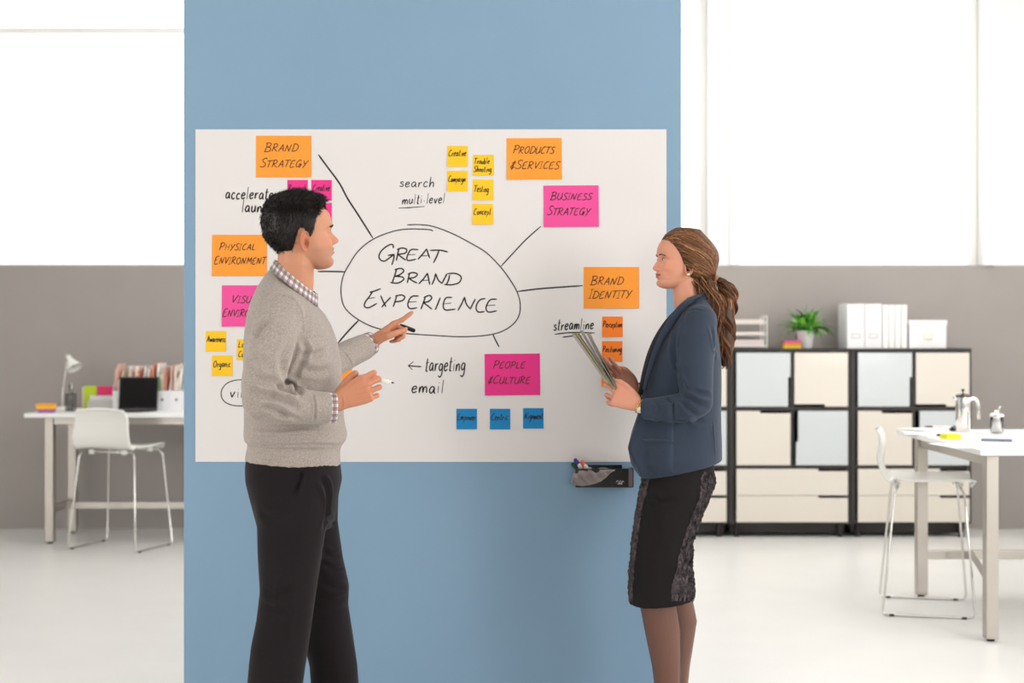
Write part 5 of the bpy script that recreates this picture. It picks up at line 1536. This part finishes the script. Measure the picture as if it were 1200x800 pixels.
# far hand: supports the magazines from behind
Wf2 = P(742, 456, 4.885); e1 = P(716, 436, 4.84)-Wf2
Hf2, t2 = hand(body, Wf2, e1, (.3, -.7, .7), (-.6, .3, -.5), .170,
     [(8, 12, 10), (10, 14, 12), (12, 18, 14), (16, 22, 16)],
     [(.08, .12, -.02), (.24, .22, .0), (.38, .27, .02), (.52, .30, .04), (.60, .30, .05)], (.0225, .017), spread=(.05, .02, -.03, -.08))
# legs
for pts in ([(772, 640, 4.76, .045), (770, 700, 4.735, .060), (777, 741, 4.735, .0575), (781, 779, 4.735, .046), (785, 860, 4.735, .030)],
            [(776, 640, 4.83, .045), (791, 700, 4.855, .056), (797, 728, 4.87, .056), (793, 779, 4.87, .043), (790, 850, 4.87, .030)]):
    body.limb([P(a, b_, c) for a, b_, c, r in pts], [r for a, b_, c, r in pts], 24)
    a, b_, c, r = pts[-1]; q = P(a, b_, c)
    body.limb([q, q+Vector((.012, 0, -.05)), q+Vector((-.05, 0, -.10)), q+Vector((-.12, -.01, -.14))], [.030, .032, .028, .022], 16)
V, F, E = remesh(body, .0024, 1, .5)
skw = np.array(rgb(222, 158, 130)[:3])
col = skin_tone(V, FW_, skw, rgb(176, 92, 84)[:3], rgb(224, 130, 112)[:3], female=True, liner=rgb(140, 92, 76)[:3])
for H_ in (Hn2, Hf2):
    d_ = np.linalg.norm(V-np.array(H_(.5, 0, 0)), axis=1); w = (np.exp(-(d_/.09)**2)*.5)[:, None]; col = col*(1-w)+np.array(rgb(218, 146, 122)[:3])*w
npmesh('body', V, F, M['skin_w'], wom, cols=col)
for s_ in (-1, 1): split_ear(FW_, s_, True, M['skin_w'], wom, np.array(rgb(220, 150, 126)[:3]))
eyes(FW_, wom, (66, 58, 44), True)
bvw = make_bvh(FW_, hv2, hf2)
M['brow_w'] = mat('brown_brow_hair', rgb(84, 54, 38), .6)
brow(FW_, bvw, wom, M['brow_w'], .0016, .003, 170, 9)
er = FW_.v((-.003, .078, .0665))
MB().ellipsoid(er, (.0062, .003, .0062)).build('earring', M['gold'], wom, True, True)
MB().ellipsoid(er+Vector((0.001, -.003, -.001)), (.0035, .003, .0035)).build('earring_bead', mat('pearl', rgb(240, 230, 220), .2), wom, True, True)

# sheer black tights over the lower legs
M['tights'] = bpy.data.materials.new('sheer_black_nylon'); M['tights'].use_nodes = True
nt = M['tights'].node_tree; nt.nodes.clear()
o_ = nt.nodes.new('ShaderNodeOutputMaterial'); mx = nt.nodes.new('ShaderNodeMixShader'); tp = nt.nodes.new('ShaderNodeBsdfTransparent')
df = nt.nodes.new('ShaderNodeBsdfPrincipled'); df.inputs['Base Color'].default_value = rgb(52, 42, 42); df.inputs['Roughness'].default_value = .45
mx.inputs[0].default_value = .57; nt.links.new(tp.outputs[0], mx.inputs[1]); nt.links.new(df.outputs[0], mx.inputs[2]); nt.links.new(mx.outputs[0], o_.inputs[0])
for pts in ([(769.5, 688, 4.735, .0620), (770, 700, 4.735, .0620), (777, 741, 4.735, .0595), (781, 779, 4.735, .0485), (785, 860, 4.735, .0325)],
            [(789, 690, 4.852, .0580), (791, 700, 4.855, .0582), (797, 728, 4.87, .0582), (793, 779, 4.87, .0455), (790, 850, 4.87, .0325)]):
    MB().tube([P(a, b_, c) for a, b_, c, r in pts], [r for a, b_, c, r in pts], 32, caps=False).build('stocking', M['tights'], wom, True, True)

# ---- hair
HL_W = [(0, .183), (25, .181), (40, .170), (52, .150), (62, .130), (70, .112), (78, .094), (90, .078), (105, .060), (130, .050), (180, .046)]
hl2, ang2 = hairline(hv2, HL_W)
Nh2 = normals(hv2, [f for f in hf2 if len(f) == 4])
if (Nh2[:, 0]*hv2[:, 0]).mean() < 0: Nh2 = -Nh2
def thick_w(V):
    x, z = V[:, 0], V[:, 2]
    a = np.degrees(np.abs(np.arctan2(V[:, 1], V[:, 0])))
    return .0060+.016*smoothstep(.17, .232, z)*gs(x, -.022, .055)+.034*smoothstep(.02, -.08, x)*smoothstep(.05, .10, z)*smoothstep(.215, .13, z)+.007*gs(a, 95, 22)*smoothstep(.07, .10, z)*smoothstep(.17, .12, z)
sh2, keep2, ins2 = hair_shell(hv2, hf2, Nh2, hl2, thick_w, 3, 0)
w2 = FW_(sh2); used = sorted({i for f in keep2 for i in f}); mp = {a: i for i, a in enumerate(used)}
base_h = np.tile(np.array(rgb(78, 50, 34)[:3]), (len(used), 1))
hairw = npmesh('hair', w2[used], [tuple(mp[i] for i in f) for f in keep2], M['hair_w'], wom, cols=base_h)
bvs = BVHTree.FromPolygons([Vector(p) for p in w2], keep2)
Cc = FW_.v((-.012, 0, .115)); TIE = P(837, 326, 4.80)
rs = np.random.RandomState(11)
def tone_h(rs, mid=(120, 78, 50), hi=(206, 150, 100), lo=(64, 40, 28), p=.30):
    t = rs.rand()
    a = np.array(rgb(*mid)[:3]); b_ = np.array(rgb(*hi)[:3]); c_ = np.array(rgb(*lo)[:3])
    if t < p: return a+(b_-a)*rs.rand()
    return a+(c_-a)*rs.rand()*.9
def coloured_strands(paths, radii, tones, name, m, parent, n=4):
    mb = MB(); cols = []
    for p, r, t in zip(paths, radii, tones):
        mb.tube(p, r, n, caps=False); cols += [t]*(len(p)*n)
    me = mb.mesh(); 
    a = me.color_attributes.new('tone', 'FLOAT_COLOR', 'POINT'); cc = np.ones((len(me.vertices), 4)); cc[:, :3] = np.array(cols); a.data.foreach_set('color', cc.ravel())
    o = link(name, me, m, parent, True, False)
    o.data.transform(Matrix.Translation(-Vector(wom.location))); o['kind'] = 'stuff'
    return o
edge = [i for i in range(len(hv2)) if -.002 < ins2[i] < .05 and hv2[i, 2] > .052]
paths = []; radii = []; tones = []
for q in range(1900):
    i = edge[rs.randint(len(edge))]
    c0 = hv2[i].copy()
    if q % 3 == 0: # from the parting on top
        c0 = np.array((rs.uniform(-.01, .085), rs.uniform(-.03, .03), .25))
    s0 = (FW_.v(c0)-Cc).normalized(); s1 = (TIE-Cc+Vector((0, rs.normal(0, .010), rs.normal(0, .012)))).normalized()
    om = math.acos(max(-1, min(1, s0.dot(s1))))
    if om < .25 or om > 2.9: continue
    mid = Vector((0, 0, rs.uniform(-.05, .10) if c0[2] < .14 else rs.uniform(.0, .12))); p = []; n_ = 16; lift = rs.uniform(.0006, .0030); wob = rs.uniform(0, 6); wa = rs.uniform(0, .012)
    for k in range(n_):
        t = k/(n_-1)
        dr = (s0*math.sin((1-t)*om)+s1*math.sin(t*om))/math.sin(om)+mid*math.sin(t*math.pi)+Vector((0, 0, wa*math.sin(t*9+wob)))
        dr.normalize(); h = bvs.ray_cast(Cc+dr*.22, -dr)
        if h[0] is None: break
        p.append(h[0]+dr*(lift*math.sin(min(1, t*8+.1)*math.pi/2)))
    if len(p) < n_: 
        if len(p) < 8: continue
    if len(p) == n_: p.append(TIE+Vector((0, rs.normal(0, .006), rs.normal(0, .006))))
    paths.append(p); r = rs.uniform(.0006, .0013); radii.append([r*.5]+[r]*(len(p)-2)+[r*.6]); tones.append(tone_h(rs))
coloured_strands(paths, radii, tones, 'hair_strands', M['hair_w'], hairw)
MB().tube([TIE+Vector((-.006, 0, .006)), TIE+Vector((.010, 0, -.004))], [.014, .014], 16).build('hair_tie', mat('tan_hair_tie', rgb(150, 104, 70), .5), wom, True, True)
# ponytail
G0 = [TIE, P(848, 331, 4.80), P(853, 346, 4.79), P(850, 366, 4.78), P(850, 388, 4.77), P(852, 410, 4.77), P(847, 433, 4.77)]
gw = [.010, .024, .036, .044, .040, .034, .014]
def gp(t):
    f = t*(len(G0)-1); i = min(int(f), len(G0)-2); u = f-i
    q0, q1, q2, q3 = G0[max(i-1, 0)], G0[i], G0[i+1], G0[min(i+2, len(G0)-1)]
    p = .5*((2*q1)+(-q0+q2)*u+(2*q0-5*q1+4*q2-q3)*u*u+(-q0+3*q1-3*q2+q3)*u**3)
    return p, gw[i]*(1-u)+gw[i+1]*u
paths = []; radii = []; tones = []
for c_ in range(30):                      # curls, each a bundle of hairs
    a0 = rs.uniform(0, 2*math.pi); rad = math.sqrt(rs.rand())*.9; ph = rs.uniform(0, 6.28); fr = rs.uniform(2.2, 4.2); amp = rs.uniform(.006, .015); tend = rs.uniform(.72, 1.0); tc = tone_h(rs, p=.38)
    for h_ in range(26):
        aa = rs.uniform(0, 6.28); br = .0065*math.sqrt(rs.rand()); p = []; n_ = 34; te = tend*rs.uniform(.93, 1.02); dph = rs.normal(0, .12)
        for k in range(n_):
            t = k/(n_-1)*min(te, 1); g_, w_ = gp(t); s_ = t*6.28*fr+ph+dph; w_ = max(w_-.008, 0)
            env = smoothstep(0, .25, t)
            tw = a0+t*1.2
            off = Vector((math.cos(tw)*rad*w_, math.sin(tw)*rad*w_*.75, 0))+Vector((math.cos(s_), math.sin(s_), 0))*amp*env+Vector((math.cos(aa), math.sin(aa), 0))*br*(.35+.9*env)*(1-.5*t**4)
            p.append(g_+off)
        r = rs.uniform(.0006, .0012); paths.append(p); radii.append([r]*(n_-3)+[r*.8, r*.5, r*.2]); tones.append(tc*rs.uniform(.75, 1.25))
# shorter inner fill at the nape, running down in front of the shoulder line
for c_ in range(150):
    t0 = rs.rand(); s0 = P(812+22*t0, 327+rs.uniform(-4, 3), 4.80+rs.uniform(-.05, .03)); e0 = P(833+14*t0+rs.normal(0, 2), 392+rs.uniform(-20, 28), 4.74+rs.uniform(-.02, .04)); p = []
    ph = rs.uniform(0, 6)
    for k in range(18):
        t = k/17; q = s0.lerp(e0, t)+Vector((.010*math.sin(t*7+ph)+.016*math.sin(t*math.pi), -.010*math.sin(t*math.pi), 0)); p.append(q)
    r = rs.uniform(.0008, .0014); paths.append(p); radii.append([r]*16+[r*.5, r*.2]); tones.append(tone_h(rs, p=.2))
ponyb = MB(); pts = [gp(t)[0] for t in np.linspace(.02, .93, 14)]; ponyb.limb(pts, [max(.006, gp(t)[1]*.62) for t in np.linspace(.02, .93, 14)], 16)
pb = ponyb.mesh(); a = pb.color_attributes.new('tone', 'FLOAT_COLOR', 'POINT'); cc = np.ones((len(pb.vertices), 4)); cc[:, :3] = rgb(70, 44, 30)[:3]; a.data.foreach_set('color', cc.ravel())
pony = link('ponytail', pb, M['hair_w'], wom, True, True)
coloured_strands(paths, radii, tones, 'curls', M['hair_w'], pony)

# ---- jacket
jk = MB()
ringloft(jk, [(350, 808, 828, .060, -.2), (356, 801, 830, .085, -.2), (364, 793, 833, .135, -.15), (374, 786, 836, .168), (388, 779, 838.5, .178), (404, 768, 841.5, .178), (424, 760, 844, .168), (446, 755, 844.5, .158), (466, 751, 844.5, .152), (484, 748, 844, .155), (505, 741, 844.5, .162), (523, 736, 845, .170, -.03), (536, 739.5, 845, .173, -.14), (548.5, 750, 845, .173, -.225)], DW, 48, 2.35)
jk.limb([P(821, 376, 4.672), P(817, 398, 4.645), P(815, 430, 4.62), P(816, 456, 4.61), P(817, 470, 4.61)], [.056, .060, .0590, .0545, .052], 28)
jk.limb([P(817, 470, 4.61), P(805, 477, 4.61), P(785, 478, 4.63), P(764, 479, 4.65), P(753.5, 479, 4.662)], [.053, .050, .0430, .0370, .0350], 28, flat=True)
jk.limb([P(804, 378, 4.93), P(800, 430, 4.97), P(800, 462, 4.98)], [.055, .05, .048], 24)
jk.limb([P(800, 466, 4.98), P(775, 462, 4.94), P(747, 457.5, 4.895)], [.048, .039, .030], 24, flat=True)
V, F, E = remesh(jk, .0040, 6, .5)
N = normals(V, F)
if (N*(V-V.mean(0))).sum() < 0: N = -N
V = folds(V, F, N, [([(793,380),(790,410),(796,440),(803,460)], .009, .007), ([(802,462),(812,470),(828,476)], .008, .007), ([(800,468),(806,478),(818,486)], .008, .006),
    ([(778,465),(788,474),(786,490)], .007, .004), ([(812,458),(824,462),(834,464)], .008, .004), ([(765,468),(772,480),(768,492)], .006, .0025),
    ([(760,493),(790,492),(832,494)], .008, .005), ([(833,380),(836,400),(838,425)], .007, .004),
    ([(752,514.5),(770,515),(790,517)], .0028, .0035), ([(834,492),(836,515),(837,539)], .0035, .003),
    ([(797,372),(812,363),(826,366)], .0035, .002)])
npmesh('jacket', V, F, M['jacket'], wom)
# lapel and open front edge: curved strip from the nape to the point of the hem
def strip(centre, width, normal_shift, name, m, parent, th=.004):
    V = []; n_ = len(centre)
    for (px, py, d), w in zip(centre, width):
        for k in range(5):
            t = k/4-.5; V.append(P(px+w*t, py+abs(t)*0, d+normal_shift*(1-4*t*t)))
    o = MB().add(V, grid_faces(n_, 5)).build(name, m, parent, True, True)
    so = o.modifiers.new('s', 'SOLIDIFY'); so.thickness = th; so.offset = 0
    return o
def c3(pts, sub=5):
    q = [pts[0]]+list(pts)+[pts[-1]]; out = []
    for i in range(1, len(q)-2):
        for k in range(sub):
            t = k/sub; out.append(tuple(.5*((2*q[i][c])+(-q[i-1][c]+q[i+1][c])*t+(2*q[i-1][c]-5*q[i][c]+4*q[i+1][c]-q[i+2][c])*t*t+(-q[i-1][c]+3*q[i][c]-3*q[i+1][c]+q[i+2][c])*t**3) for c in range(len(pts[0]))))
    out.append(tuple(pts[-1])); return out
lp = c3([(826,345.5,4.775,4), (818,347,4.735,7), (808,352,4.712,9), (798,361,4.70,10), (788,375,4.69,10.5), (779,390,4.685,10), (771,406,4.685,8), (764.5,423,4.69,6.5), (759.5,440,4.69,5), (755.5,456,4.70,4)])
strip([(a, b_, c) for a, b_, c, w in lp], [w for a, b_, c, w in lp], -.006, 'lapel', M['jacket'], wom, .005)
lp2 = c3([(808,352.5,4.73,2.5), (797,362,4.72,4), (785,376,4.71,6), (774,393,4.71,6.5), (765.5,411,4.71,6), (759,430,4.71,5), (755,446,4.72,4), (752,462,4.73,3)])
strip([(a-1.5, b_, c-.004) for a, b_, c, w in lp2], [w*1.5 for a, b_, c, w in lp2], -.002, 'front_facing', M['lining'], wom, .004)
MB().limb([P(754, 515.5, 4.636), P(772, 515.8, 4.630), P(789, 517.6, 4.634)], [.0035, .0035, .0035], 8).build('pocket_welt', M['jacket'], wom, True, True)
# open front corner of the jacket, falling to a point
jb = BVHTree.FromPolygons([Vector(p) for p in V], F); VV = []
lft = c3([(751.5,472), (748,486), (744,500), (740,513), (736,525.5)], 4)+[(737.5,529.5), (740.5,536), (744.5,544), (748.5,552), (751.8,558.8)]
nc = 12
for i, (a, b_) in enumerate(lft):
    br = b_ if b_ < 527 else 527+(b_-527)*.80
    for k in range(nc):
        t = k/(nc-1); px = a+(790-a)*t; py = b_+(br-b_)*t
        dr = (P(px, py, 4.5)-Vector((0, 0, CZ))).normalized(); h = jb.ray_cast(Vector((0, 0, CZ)), dr)
        edge_d = 4.675; q = smoothstep(0, .75, t); dep = edge_d*(1-q)+((h[0].y if h[0] is not None else 4.66)-.0035+.007*(t > .98))*q
        VV.append(P(px, py, float(dep)))
o = MB().add(VV, grid_faces(len(lft), nc)).build('front_panel', M['jacket'], wom, True, True)
so = o.modifiers.new('s', 'SOLIDIFY'); so.thickness = .004; so.offset = 0
# collar round the nape
cu = []; cn = []
for i in range(25):
    a = math.radians(-120+240*i/24)
    cu.append((P(812, 0, 4.8).x+math.cos(a)*.052, 4.80-math.sin(a)*.058, P(0, 341+6*(1-math.cos(a)), 4.8).z)); cn.append((P(812, 0, 4.8).x+math.cos(a)*.066, 4.80-math.sin(a)*.078, P(0, 352+6*(1-math.cos(a)), 4.8).z))
band(cn, cu, 4, M['jacket'], 'collar', wom, .005)
# ---- skirt
sk = MB()
ringloft(sk, [(530, 757, 834, .150, -.1), (548, 754.5, 836, .158), (566, 752, 836, .165), (588, 748, 829.5, .165), (611, 744, 817.5, .160), (637, 741, 811, .152), (660, 739, 809, .145), (675, 737.5, 811, .142), (692, 736.5, 813, .150), (702.5, 737, 813.5, .150, -.11)], 4.80, 44, 2.3)
V, F, E = remesh(sk, .0045, 5, .5)
N = normals(V, F)
if (N*(V-V.mean(0))).sum() < 0: N = -N
V = folds(V, F, N, [([(760,580),(775,590),(795,586)], .012, .004), ([(757,640),(770,646),(785,640)], .012, .003)])
npmesh('skirt', V, F, M['skirt'], wom)
# frayed strips down the side back and the front edge of the skirt
skb = BVHTree.FromPolygons([Vector(p) for p in V], F)
rs = np.random.RandomState(21)
def fringe_zone(L, R, n_, name):
    mb = MB()
    for k in range(n_):
        u = rs.rand(); y0 = rs.uniform(0, .92); y1 = y0+rs.uniform(.05, .16); pts = []
        for j in range(7):
            t = min(1, y0+(y1-y0)*j/6); xl = np.interp(t, *L); xr = np.interp(t, *R)
            px = xl+(xr-xl)*u+rs.normal(0, .5); py = 552+(704-552)*t
            h = skb.ray_cast(P(px, py, 4.4), (P(px, py, 5)-P(px, py, 4.4)).normalized())
            if h[0] is None:
                h = skb.find_nearest(P(px, py, 4.78))
            nrm = h[1] if h[1].y < 0 else -h[1]
            pts.append(h[0]+nrm*rs.uniform(.0005, .006)+Vector((rs.normal(0, .001), 0, 0)))
        w = rs.uniform(.0012, .0035)
        V_ = []
        for j, p in enumerate(pts):
            tw = rs.uniform(-1, 1)*.8; a_ = Vector((math.cos(tw), math.sin(tw)-.4, 0)).normalized()*w*(1-.5*abs(j-3)/3)
            V_ += [p-a_, p+a_]
        mb.add(V_, grid_faces(7, 2))
    o = mb.build(name, M['fringe'], wom, False, True); o['kind'] = 'stuff'; return o
fringe_zone(([0, .2, .45, .7, .85, 1], [822, 820, 805, 794, 788, 785]), ([0, .1, .3, .55, .8, 1], [836, 837, 824, 811, 813, 815]), 900, 'frayed_panel')
fringe_zone(([0, .3, .7, 1], [754, 746, 739, 737.5]), ([0, .3, .7, 1], [765, 752, 744, 741]), 420, 'frayed_edge')

# shoes with a heel
def pump(cx, cy, ang):
    R = Matrix.Rotation(ang, 3, 'Z'); mb = MB(); V = []; n = 16
    st = [(-.075, .022, .062, .10), (-.05, .028, .055, .095), (0, .030, .035, .065), (.05, .036, .008, .042), (.09, .038, .001, .036), (.13, .028, .001, .028), (.155, .010, .001, .014)]
    for x, w, z0_, z1_ in st:
        for q in range(n):
            t = 2*math.pi*q/n; V.append(Vector((cx, cy, 0))+R@Vector((x, math.cos(t)*w, (z0_+z1_)/2+math.sin(t)*(z1_-z0_)/2)))
    mb.add(V, grid_faces(len(st), n, True)+[tuple(range(n-1, -1, -1)), tuple((len(st)-1)*n+q for q in range(n))])
    o = mb.build('shoe', M['shoe'], wom, True, True)
    h0 = Vector((cx, cy, 0))+R@Vector((-.062, 0, 0))
    m2 = MB().tube([h0+Vector((0, 0, .07)), h0+Vector((0, 0, .03)), h0], [.018, .010, .009], 12).build('shoe_heel', M['shoe'], wom, True, True)
pump(P(785, 0, 4.72).x-.005, 4.72, math.pi+.05); pump(P(790, 0, 4.88).x-.005, 4.88, math.pi-.05)

# watch and bracelet
wc = P(749.5, 475.2, 4.664); ax = (P(756, 478, 4.66)-P(746, 474, 4.665)).normalized()
for k in (-1, 1):
    r = ring_pts(wc+ax*.0035*k, ax, .0255, .0215, (0, 0, 1), 30); MB().tube(r, .0022, 8, caps=False).build('watch_band', M['gold'], wom, True, True)
wf = wc+Vector((-.001, -.0215, -.012)); q_ = Vector((0, 0, 1)).rotation_difference(Vector((0.1, -1, -.35)).normalized()).to_matrix().to_4x4()
m_ = MB().lathe([(.0115, -.003), (.013, 0), (.013, .003), (.0115, .0045), (.0, .0045)], n=24, cap1=False); m_.xform(Matrix.Translation(wf)@q_); m_.build('watch_case', M['gold'], wom, True, True)
m_ = MB().lathe([(.010, .0046), (.010, .0052)], n=24); m_.xform(Matrix.Translation(wf)@q_); m_.build('watch_dial', M['paper'], wom, True, True)
MB().tube(ring_pts(P(745, 457.5, 4.89), (P(752, 461, 4.90)-P(742, 455, 4.885)), .0235, .0215, (0, 0, 1), 30), .0013, 6, caps=False).build('bracelet', M['gold'], wom, True, True)

# ---- magazines in her hands
rs = np.random.RandomState(2)
def magazine(a, c, th, depth, d0, m1, label, bend=0.0, m2=None, skew=0.0):
    """a: far top end, c: lower end near the hands (photo pixels); sheet lies across the line of sight"""
    A = P(a[0], a[1], d0); B_ = P(c[0], c[1], d0); t = thing('magazine', label, 'magazine', tuple(B_), 0, 'magazines in the woman\'s hands')
    ax = (A-B_); L = ax.length; ax.normalize(); nn = Vector((ax.z, 0, -ax.x)).normalized()
    if nn.z < 0: nn = -nn
    def leaf(o0, o1, y0, y1, cut, m, nm):
        V = []
        for lay in (o0, o1):
            for i in range(13):
                s_ = i/12*(1-cut)
                for y in (y0, y1):
                    V.append(B_+ax*(L*s_)+nn*(lay+bend*math.sin(s_*math.pi*.5)**2)+Vector((skew*s_, y, 0)))
        n_ = 26; F = []
        for i in range(12): F += [(2*i, 2*i+1, 2*i+3, 2*i+2), (n_+2*i, n_+2*i+2, n_+2*i+3, n_+2*i+1), (2*i, 2*i+2, n_+2*i+2, n_+2*i), (2*i+1, n_+2*i+1, n_+2*i+3, 2*i+3)]
        F += [(0, n_, n_+1, 1), (24, 25, n_+25, n_+24)]
        MB().add(V, F).build(nm, m, t, False, True)
    leaf(-th/2, th/2, -depth/2+.003, depth/2, .015, M['paper'], 'pages')
    leaf(-th/2-.0009, -th/2, -depth/2, depth/2, 0, m1, 'cover'); leaf(th/2, th/2+.0009, -depth/2, depth/2, 0, m2 or m1, 'cover')
    return t
mg = lambda n, *c: mat(n, rgb(*c), .3, coat=.3)
magazine((671, 391.5), (716.2, 454.5), .0012, .20, 4.765, mg('cover_olive', 120, 116, 96), 'lowest magazine with olive grey cover in the woman\'s hands', .002)
magazine((673.5, 391.0), (717.0, 453.5), .0012, .20, 4.77, mg('cover_yellow', 214, 190, 52), 'yellow edged magazine in the middle of the woman\'s bundle', .003)
magazine((676.0, 391.5), (717.8, 452.5), .0012, .20, 4.768, mg('cover_dark', 60, 58, 56), 'dark covered magazine under the loose top one', .003)
magazine((682.5, 386.5), (718.4, 451.0), .0008, .19, 4.775, mg('cover_grey', 168, 162, 160), 'pale grey leaflet fanned out from the bundle', -.004)
magazine((692.5, 388.5), (719.2, 449.5), .0012, .19, 4.78, mg('cover_mustard', 176, 152, 70), 'top magazine with mustard and black cover, tilted towards the woman', -.010, mg('cover_black', 36, 32, 34))
